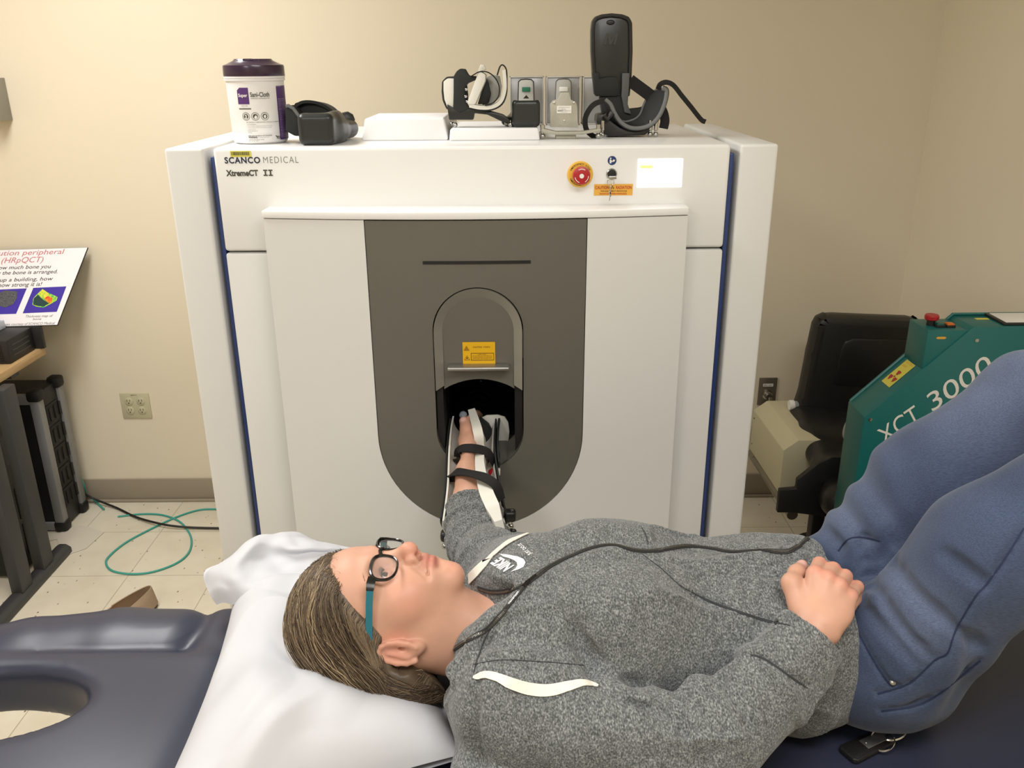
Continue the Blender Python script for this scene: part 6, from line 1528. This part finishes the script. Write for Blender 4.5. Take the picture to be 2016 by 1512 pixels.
# ---------------------------------------------------------------- hair
C_ = Field()
C_.add(HE(-.026, -.012, 0, .100, .101, .081), .02)
C_.add(HE(-.060, -.010, 0, .075, .089, .081), .03)
C_.add(HE(.010, -.062, 0, .07, .045, .080), .03)
for s in (1, -1):
    C_.add(Cap(H(-.030, -.050, s*.060), H(.045, -.070, s*.062), .032, .028), .03)
    C_.add(Cap(H(.045, -.070, s*.062), H(.100, -.084, s*.055), .026, .016), .03)
C_.disp = lambda P: .003*vnoise(P@HR*np.array([1, 1.0, .35]), 60, 2)
def hair_post(P, d):
    q = (P-v3(HO))@HR; a, s, n = q[..., 0], np.abs(q[..., 1]), q[..., 2]
    lim = (a+n*.95-.016-.10*np.clip(s-.05, 0, 1)*0)/1.38
    ear_ = -(np.sqrt(((a-.040)/.030)**2+((n+.006)/.026)**2)-1)*.02; ear_ = np.where(s > .062, ear_, -1)
    neck = (a-.028+(-.02-n)*-.0)*.9; neck = np.where(n > -.040, neck, -1)
    d = smax(d, lim, .006); d = smax(d, ear_, .004); d = smax(d, neck, .004); return smax(d, (BZ+.012)-P[..., 2], .006)
C_.post = hair_post
V, Fq = polygonise(C_, (-.36, .93, .77), (-.02, 1.25, 1.08), .004); me = np_mesh('hair', V, Fq)
a = me.color_attributes.new('tint', 'FLOAT_COLOR', 'POINT'); dk_ = np.array(lin((88, 74, 58)))
nz = (.75+.5*(vnoise((V-v3(HO))@HR*np.array([1, 1, .3]), 120, 4)+.5))[:, None]
a.data.foreach_set('color', np.concatenate([dk_*nz, np.ones((len(V), 1))], 1).astype('f').ravel())
hair = link_mesh('hair', me, 'hair', per)
bvC = BVHTree.FromPolygons([Vector(v) for v in V], [tuple(int(i) for i in f) for f in Fq])
rg = random.Random(11)
VV, FF, CC = [], [], []
cols = [np.array(lin(c)) for c in ((118, 101, 82), (140, 120, 96), (160, 140, 112), (92, 77, 64), (200, 178, 142), (66, 55, 47))]
def strand(path, r, col, lift0, fly=0):
    P = smooth_path(path, 6); n = len(P); out = []
    for i, p in enumerate(P):
        t = i/(n-1); q, nr, _, _ = bvC.find_nearest(p)
        if q is None: return
        if nr.dot(q-H(-.02, -.01, 0)) < 0: nr = -nr
        out.append(q+nr*(lift0*min(1, t*4+.15)+fly*math.sin(math.pi*t)))
    b0 = len(VV)
    for i, p in enumerate(out):
        T = (out[min(i+1, n-1)]-out[max(i-1, 0)]).normalized(); N = (p-H(-.02, -.01, 0)).normalized(); N = (N-T*N.dot(T)).normalized(); Bn = T.cross(N); t = i/(n-1)
        rr = r*(1-.6*t)*(.35+.65*min(1, t*6))
        for k in range(3):
            an_ = 2*math.pi*k/3; VV.append(p+(N*math.cos(an_)+Bn*math.sin(an_))*rr); CC.append(col*(.8+.35*(t if t < .5 else 1-t)))
        if i:
            for k in range(3): FF.append((b0+3*(i-1)+k, b0+3*(i-1)+(k+1) % 3, b0+3*i+(k+1) % 3, b0+3*i+k))
for side, cnt in ((1, 4600), (-1, 900)):
    for k in range(cnt):
        q = rg.random(); j = lambda s_: rg.gauss(0, s_)
        clump = math.sin(q*47+2*math.sin(q*13))*.004+math.sin(q*131)*.0025; j = lambda s_: rg.gauss(0, s_*(1+2.2*(rg.random() < .12)))
        a0 = -.054-.064*q+j(.002); n0 = .079-.065*q**1.3+j(.002)
        s0 = rg.uniform(-.01, .02)+.030*max(0, .25-q)*4*rg.random()
        p0 = H(a0, n0, side*s0)
        p1 = H(-.062-.062*q+j(.002)+clump, .045-.060*q+j(.002), side*(.055-.008*q))
        p2 = H(-.040-.072*q+j(.003)+clump, .000-.045*q, side*(.080-.008*q))
        p3 = H(-.006-.060*q+j(.004)+clump*1.5, -.042-.030*q, side*(.084-.006*q))
        p4 = H(.040-.055*q+j(.006), -.072-.022*q+j(.002), side*(.076-.010*q))
        e_ = rg.uniform(.3, 1); p5 = p4+(HA*(.050)+HN*(-.006))*e_+HS*side*(-.012)*e_
        col = cols[min(5, max(0, int(rg.choice((0, 0, 1, 1, 2, 3, 3, 4 if q > .15 else 3, 5)))))]
        col = col*rg.uniform(.85, 1.15)
        strand([p0, p1, p2, p3, p4, p5], rg.uniform(.0003, .0007), col, rg.uniform(.0004, .0085), 0 if rg.random() > .10 else rg.uniform(.001, .008))
# front rows that leave the hairline and run down to the ear
for side, cnt in ((1, 2000), (-1, 300)):
    for k in range(cnt):
        q = rg.random(); f = lambda a_, n_, s_: H(a_, n_, side*s_)
        p0 = f(-.050+.062*q+rg.gauss(0, .0035), .073-.060*q+rg.gauss(0, .0035), .015+.060*q**.6)
        p1 = f(-.046+.052*q, .040-.045*q, .066+.014*q); p2 = f(-.014+.022*q+rg.gauss(0, .003), -.006-.022*q, .082); p3 = f(.010+rg.gauss(0, .004), -.040-.01*q, .085); p4 = f(.050+rg.gauss(0, .006), -.068, .078); p5 = f(.085+rg.gauss(0, .010), -.080, .066)
        strand([p0, p1, p2, p3, p4, p5], rg.uniform(.0003, .0007), cols[rg.choice((0, 0, 3, 1, 5, 1, 2))]*rg.uniform(.8, 1.1), rg.uniform(.0004, .004))
for side, cnt in ((1, 900), (-1, 150)):
    for k in range(cnt):
        q = rg.random(); f = lambda a_, n_, s_: H(a_, n_, side*s_); g = rg.gauss
        p0 = f(-.01+g(0, .006), -.030-.030*q, .088); p1 = f(.020+g(0, .006), -.048-.025*q, .088); p2 = f(.050+g(0, .006), -.062-.02*q, .082); p3 = f(.080+g(0, .008), -.075-.012*q, .074); p4 = f(.112+g(0, .010), -.086-.006*q, .062)
        strand([p0, p1, p2, p3, p4], rg.uniform(.0003, .0008), cols[rg.choice((0, 0, 3, 1, 5, 3))]*rg.uniform(.7, 1.05), rg.uniform(.0004, .006))
# fine hairs lifting off the forehead edge
for k in range(60):
    p0 = H(-.060+rg.gauss(0, .006), .074+rg.gauss(0, .006), rg.uniform(-.02, .04)); d = HN*rg.uniform(.003, .014)-HA*rg.uniform(.006, .03)+HS*rg.uniform(-.01, .01)
    b0 = len(VV); P = smooth_path([p0, p0+d*.5+HN*.004, p0+d-HN*.003], 4)
    for i, p in enumerate(P):
        for m_ in range(3): VV.append(p+Vector((math.cos(2.1*m_), math.sin(2.1*m_), 0))*.00022); CC.append(cols[1])
        if i:
            for m_ in range(3): FF.append((b0+3*(i-1)+m_, b0+3*(i-1)+(m_+1) % 3, b0+3*i+(m_+1) % 3, b0+3*i+m_))
me = np_mesh('strands', np.array([list(v) for v in VV]), np.array(FF))
a = me.color_attributes.new('tint', 'FLOAT_COLOR', 'POINT'); a.data.foreach_set('color', np.concatenate([np.array(CC), np.ones((len(CC), 1))], 1).astype('f').ravel())
link_mesh('strands', me, 'hair', hair)
# ---------------------------------------------------------------- glasses
gl = bpy.data.objects.new('eyeglasses', None); COL.objects.link(gl); gl.parent = per; OFF[gl] = OFF[per]
def lens_out(s, g=0):
    # rounded shape in (a, s); wider at the top outer corner
    pts = []
    for k in range(40):
        t = 2*math.pi*k/40; ca, sa = math.cos(t), math.sin(t)
        ss = (abs(sa)**.78)*(1 if sa > 0 else -1)*(.0255+g); aa = (abs(ca)**.80)*(1 if ca > 0 else -1)*(.0185+g)
        pts.append((.0035+aa, s*(.0345+ss*(1.0-.08*ca))))
    return pts
GN = .1010
def gw(s_): return GN-.010*(abs(s_)/.06)**2
for s in (1, -1):
    o = lens_out(s); P = [H(a_, gw(s_), s_) for a_, s_ in o]; P = P+[P[0]]
    b = MB(); n = len(P); rr = [.0019+.0010*max(0, -math.cos(2*math.pi*k/40)) for k in range(n)]; b.tube(P, rr, 8, cap=False, up=tuple(HN), flat=1.3)
    b.build('rim', 'frame_black', gl)
    me = curve_mesh([lens_out(s, -.0006)]); place2d(me, lambda u, v: H(u, gw(v)-.0003, v)); link_mesh('lens', me, 'lens_glass', gl)
    b = MB(); b.ribbon([H(-.0095, gw(.058)+.0005, s*.057), H(-.0105, .088, s*.067), H(-.0105, .080, s*.0722)], [.012, .012, .0105], .0035, [HN, (HN+HS*s).normalized(), HS*s]); b.build('hinge', 'frame_black', gl)
    b = MB(); b.ribbon([H(-.0105, .080, s*.0722), H(-.0100, .06, s*.0765), H(-.0085, .03, s*.0795), H(-.0065, .005, s*.081), H(.002, -.014, s*.081), H(.016, -.030, s*.080)], [.0098, .0095, .0090, .0080, .007, .006], .0026, [HS*s]*6)
    b.build('temple', 'temple_teal', gl)
b = MB(); b.tube([H(-.0045, gw(.01), -.0105), H(-.0075, gw(0)+.0025, 0), H(-.0045, gw(.01), .0105)], [.0032, .0026, .0032], 10); b.build('bridge', 'frame_black', gl)
# ---------------------------------------------------------------- forearm splint going into the bore
fs = thing('forearm_splint', 'black and white strapped splint holding the forearm inside the bore', 'splint', (-.08, 1.6, .80))
AX = [Vector((-.076, 1.475, .862)), Vector((-.081, 1.56, .892)), Vector((-.088, 1.655, .925)), Vector((-.088, 1.735, .948)), Vector((-.084, 1.81, .958))]
AXS = smooth_path(AX, 8); nA = len(AXS)-1
def ax_at(t):
    f = min(t*nA, nA-1e-5); i = int(f); p = AXS[i].lerp(AXS[i+1], f-i); T_ = (AXS[min(i+1, nA)]-AXS[max(i-1, 0)]).normalized(); Xv = (Vector((1, 0, 0))-T_*T_.x).normalized(); return p, T_, Xv, Xv.cross(T_)
def rad(t): return .0535-.0135*math.sin(min(1, t*1.7)*math.pi/2)
def ufn(t0, t1, a0, a1, dr, lift=0):
    def f(u, v):
        t = t0+(t1-t0)*v; p, T_, Xv, Up = ax_at(t); a = math.radians(a0+(a1-a0)*u); r = rad(t)+dr
        return p+Xv*math.cos(a)*r*1.06+Up*(math.sin(a)*r-.004)
    return f
b = MB(); b.grid(ufn(.03, .86, 170, 372, .007), 30, 26, -.003); b.build('shell', 'foam_black', fs)
b = MB(); b.grid(ufn(.0, .88, 166, 352, .002), 30, 26, -.0035); b.build('liner', 'liner_white', fs)
P = [W(930, 813, y=1.805), W(940, 850, y=1.765), W(947, 885, y=1.715), W(946, 915, y=1.67), W(950, 945, y=1.625), W(959, 975, y=1.575), W(972, 1005, y=1.52), W(984, 1036, y=1.465)]
bvB = BVHTree.FromPolygons([Vector(v) for v in keepb[0][0]], [tuple(int(i) for i in f) for f in keepb[0][1]])
def snap(px, py, y, lift):
    best = W(px, py, y=y)
    for bv in (bvB, bvS):
        p, _ = hit(bv, px, py)
        if p is not None and p.y > 1.3 and p.y-lift < best.y+.2: best = p-ray(px, py)*lift; break
    return best
def over(pts, yy, lift):
    P_ = [snap(a, c, y_, lift+(.020 if a > 930 else 0)) for (a, c), y_ in zip(pts, yy)]; return P_
pxy = [(930, 813), (941, 850), (947, 885), (946, 915), (950, 945), (959, 975), (972, 1005), (984, 1036)]; yy_ = [1.765, 1.725, 1.675, 1.63, 1.585, 1.535, 1.48, 1.43]
P = []
for (a, c), y_ in zip(pxy, yy_):
    q = W(a, c, y=y_); h_, _ = hit(bvB, a-6, c)
    if h_ is not None and h_.y > 1.3: q = W(a, c, y=h_.y-.010)
    h2, _ = hit(bvS, a-4, c)
    if h2 is not None and h2.y > 1.3 and h2.y < q.y+.02: q = W(a, c, y=h2.y-.004)
    P.append(q)
print('pad', [tuple(round(v, 3) for v in q) for q in P])
P2 = smooth_path(P, 6); n_ = len(P2)-1; wpx_ = [16, 21, 21, 19, 22, 27, 27, 15]
def interp(a, t): f = min(t*(len(a)-1), len(a)-1.0001); i = int(f); return a[i]+(a[i+1]-a[i])*(f-i)
b = MB(); b.ribbon(P2, [interp(wpx_, k/n_)*.00098 for k in range(n_+1)], .022, [Vector((-.15, -.35, .92))]*(n_+1))
b.bm.verts.ensure_lookup_table(); pad = b.build('side_pad', 'liner_white', fs, smooth=50)
bv_ = pad.modifiers.new('bevel', 'BEVEL'); bv_.width = .003; bv_.segments = 3; bv_.limit_method = 'ANGLE'
b = MB(); b.grid(ufn(.42, .92, 318, 366, .012), 8, 20, -.004); b.build('side_plate', 'foam_black', fs)
pm_ = pad.data; bvP = BVHTree.FromPolygons([v.co+OFF[pad] for v in pm_.vertices], [tuple(p.vertices) for p in pm_.polygons])
_snap0 = snap
def snap(px, py, y, lift):
    p, _ = hit(bvP, px, py); q = _snap0(px, py, y, .007)
    if p is not None and p.y-.004 < q.y: q = p-ray(px, py)*.005
    q2 = W(px, py, y=y); return q2 if q2.y < q.y else q
def strap_over(t, pts, yy, w_):
    P_ = smooth_path(over(pts, yy, .006), 6); b = MB(); b.ribbon(P_, w_, .0026, [Vector((.1+.9*max(0, (k/(len(P_)-1)-.55)), -.45, .85)) for k in range(len(P_))]); return b.build('strap', 'strap_black', fs)
strap_over(0, [(903, 900), (906, 884), (925, 882), (947, 885), (962, 893), (971, 908), (975, 925)], [1.65, 1.64, 1.635, 1.635, 1.635, 1.64, 1.65], .021)
strap_over(0, [(889, 948), (892, 931), (912, 930), (940, 935), (962, 944), (978, 958), (987, 985)], [1.60, 1.58, 1.56, 1.512, 1.490, 1.480, 1.475], .021)
# paddle
b = MB(); o_ = [(946, 824), (958, 818), (980, 817), (994, 821), (1001, 832), (1003, 850), (1001, 872), (996, 884), (985, 889), (950, 890), (944, 870)]
b.prism(pp(o_, 1.775), (0, .005, 0), .0015); b.build('paddle', 'plastic_white', fs)
b = MB(); b.prism(pp([(944, 828), (962, 842), (972, 862), (970, 884), (962, 896), (940, 900), (936, 850)], 1.74), (0, .03, 0), .003); b.build('hinge_block', 'foam_black', fs)
b = MB(); b.prism(pp([(962, 896), (980, 894), (984, 905), (984, 962), (968, 966), (958, 930)], 1.665), (0, .035, 0), .003); b.build('side_beam', 'plastic_black', fs)
b = MB(); b.prism(pp([(961, 930), (970, 924), (975, 927), (974, 934), (963, 938)], 1.628), (0, .010, 0), .001); b.build('red_clip', 'stop_red', fs)
b = MB(); b.prism(pp([(966, 936), (975, 932), (977, 926), (985, 925), (985, 936), (980, 939), (968, 939)], 1.624), (0, .012, 0), .002); b.build('white_clip', 'plastic_white', fs)
b = MB(); b.tube([W(978, 965, y=1.57), W(981, 985, y=1.57)], .009, 12); b.build('buckle', 'plastic_black', fs)
# cross bars with ball feet
for (x0, x1, py0, py1, y_) in ((873, 1016, 1003, 1026, 1.60), (867, 1018, 1043, 1064, 1.50)):
    a = W(x0, (py0+py1)/2, y=y_); c = W(x1, (py0+py1)/2, y=y_); zc_ = (a.z+c.z)/2; hh = abs(W(940, py0, y=y_).z-W(940, py1, y=y_).z)/2
    b = MB()
    b.box((a.x, y_-.011, zc_-hh), (c.x, y_+.013, zc_+hh*.8), .007, seg=3); bar = b.build('cross_bar', 'plastic_black', fs)
    for x_ in (a.x+.010, c.x-.009):
        b = MB(); b.lathe([(.0038, 0), (.0038, .0015), (.002, .002)], (x_, y_, zc_+hh*.8), (0, 0, 1), 14); b.build('screw', 'steel', bar)
        b = MB(); b.sphere((x_-.002, y_, zc_-hh-.012), .0065, seg=16); b.cyl((x_-.002, y_, zc_-hh-.010), (x_-.002, y_, zc_-hh+.004), .0035, seg=12); b.build('ball_foot', 'steel', bar)
b = MB(); b.box((-.105, 1.47, .795), (-.055, 1.70, .812), .004); b.build('base_beam', 'plastic_black', fs)
# ---------------------------------------------------------------- keys lying by the hip
def bz(px, py, h=0): return W(px, py, z=BZ+.002+h)
k0, k1 = bz(1665, 1492), bz(1755, 1448); kd = (k1-k0).normalized(); kn = Vector((-kd.y, kd.x, 0))
kf = thing('key_fob', 'black leather key fob with a metal plate lying on the blue table by the hip', 'key fob', bz(1700, 1478))
b = MB(); L_ = (k1-k0).length; b.prism([k0+kd*a*L_+kn*c for a, c in ((0, -.012), (.05, -.017), (.9, -.016), (1, -.010), (1, .010), (.9, .015), (.05, .017), (0, .012))], (0, 0, .008), .003); b.build('fob_body', 'vinyl_black', kf)
b = MB(); m0 = k0+kd*L_*.36; b.prism([m0+kd*a+kn*c+Vector((0, 0, .0085)) for a, c in ((0, -.009), (L_*.62, -.009), (L_*.62, .008), (0, .008))], (0, 0, .0015), .0005); pl_ = b.build('metal_plate', 'brushed', kf)
b = MB(); b.sphere(m0+kd*.005+Vector((0, 0, .010)), .0016, seg=10); b.build('rivet', 'steel', pl_)
rc = bz(1737, 1458, .012); b = MB(); rr_ = .0165; X1 = Vector((.8, -.2, .35)).normalized(); Y1 = Vector((.1, .9, .25)).normalized()
b.tube([rc+X1*math.cos(t)*rr_+Y1*math.sin(t)*rr_ for t in [2*math.pi*k/36 for k in range(37)]], .0009, 8, cap=False); b.tube([rc+Vector((0, 0, .0018))+X1*math.cos(t)*rr_+Y1*math.sin(t)*rr_ for t in [2*math.pi*k/36 for k in range(30)]], .0008, 8); b.build('split_ring', 'steel', kf)
cp = [bz(1733, 1452, .006), bz(1755, 1452, .009), bz(1772, 1444, .009), bz(1783, 1430, .006)]
b = MB(); b.tube(smooth_path(cp, 6), [.004+.004*math.sin(math.pi*k/18) for k in range(19)], 12, flat=.5); tag(b.build('carabiner', 'steel'), 'curved silver clip lying on the blue table beside the hip', 'clip')
b = MB(); b.tube(smooth_path([bz(1706, 1425, .018), bz(1712, 1428, .016), bz(1716, 1424, .018), bz(1720, 1418, .022)], 5), .0022, 8); tag(b.build('bracelet_chain', 'steel'), 'tiny silver chain piece between the hoodie hem and the jeans pocket', 'chain')
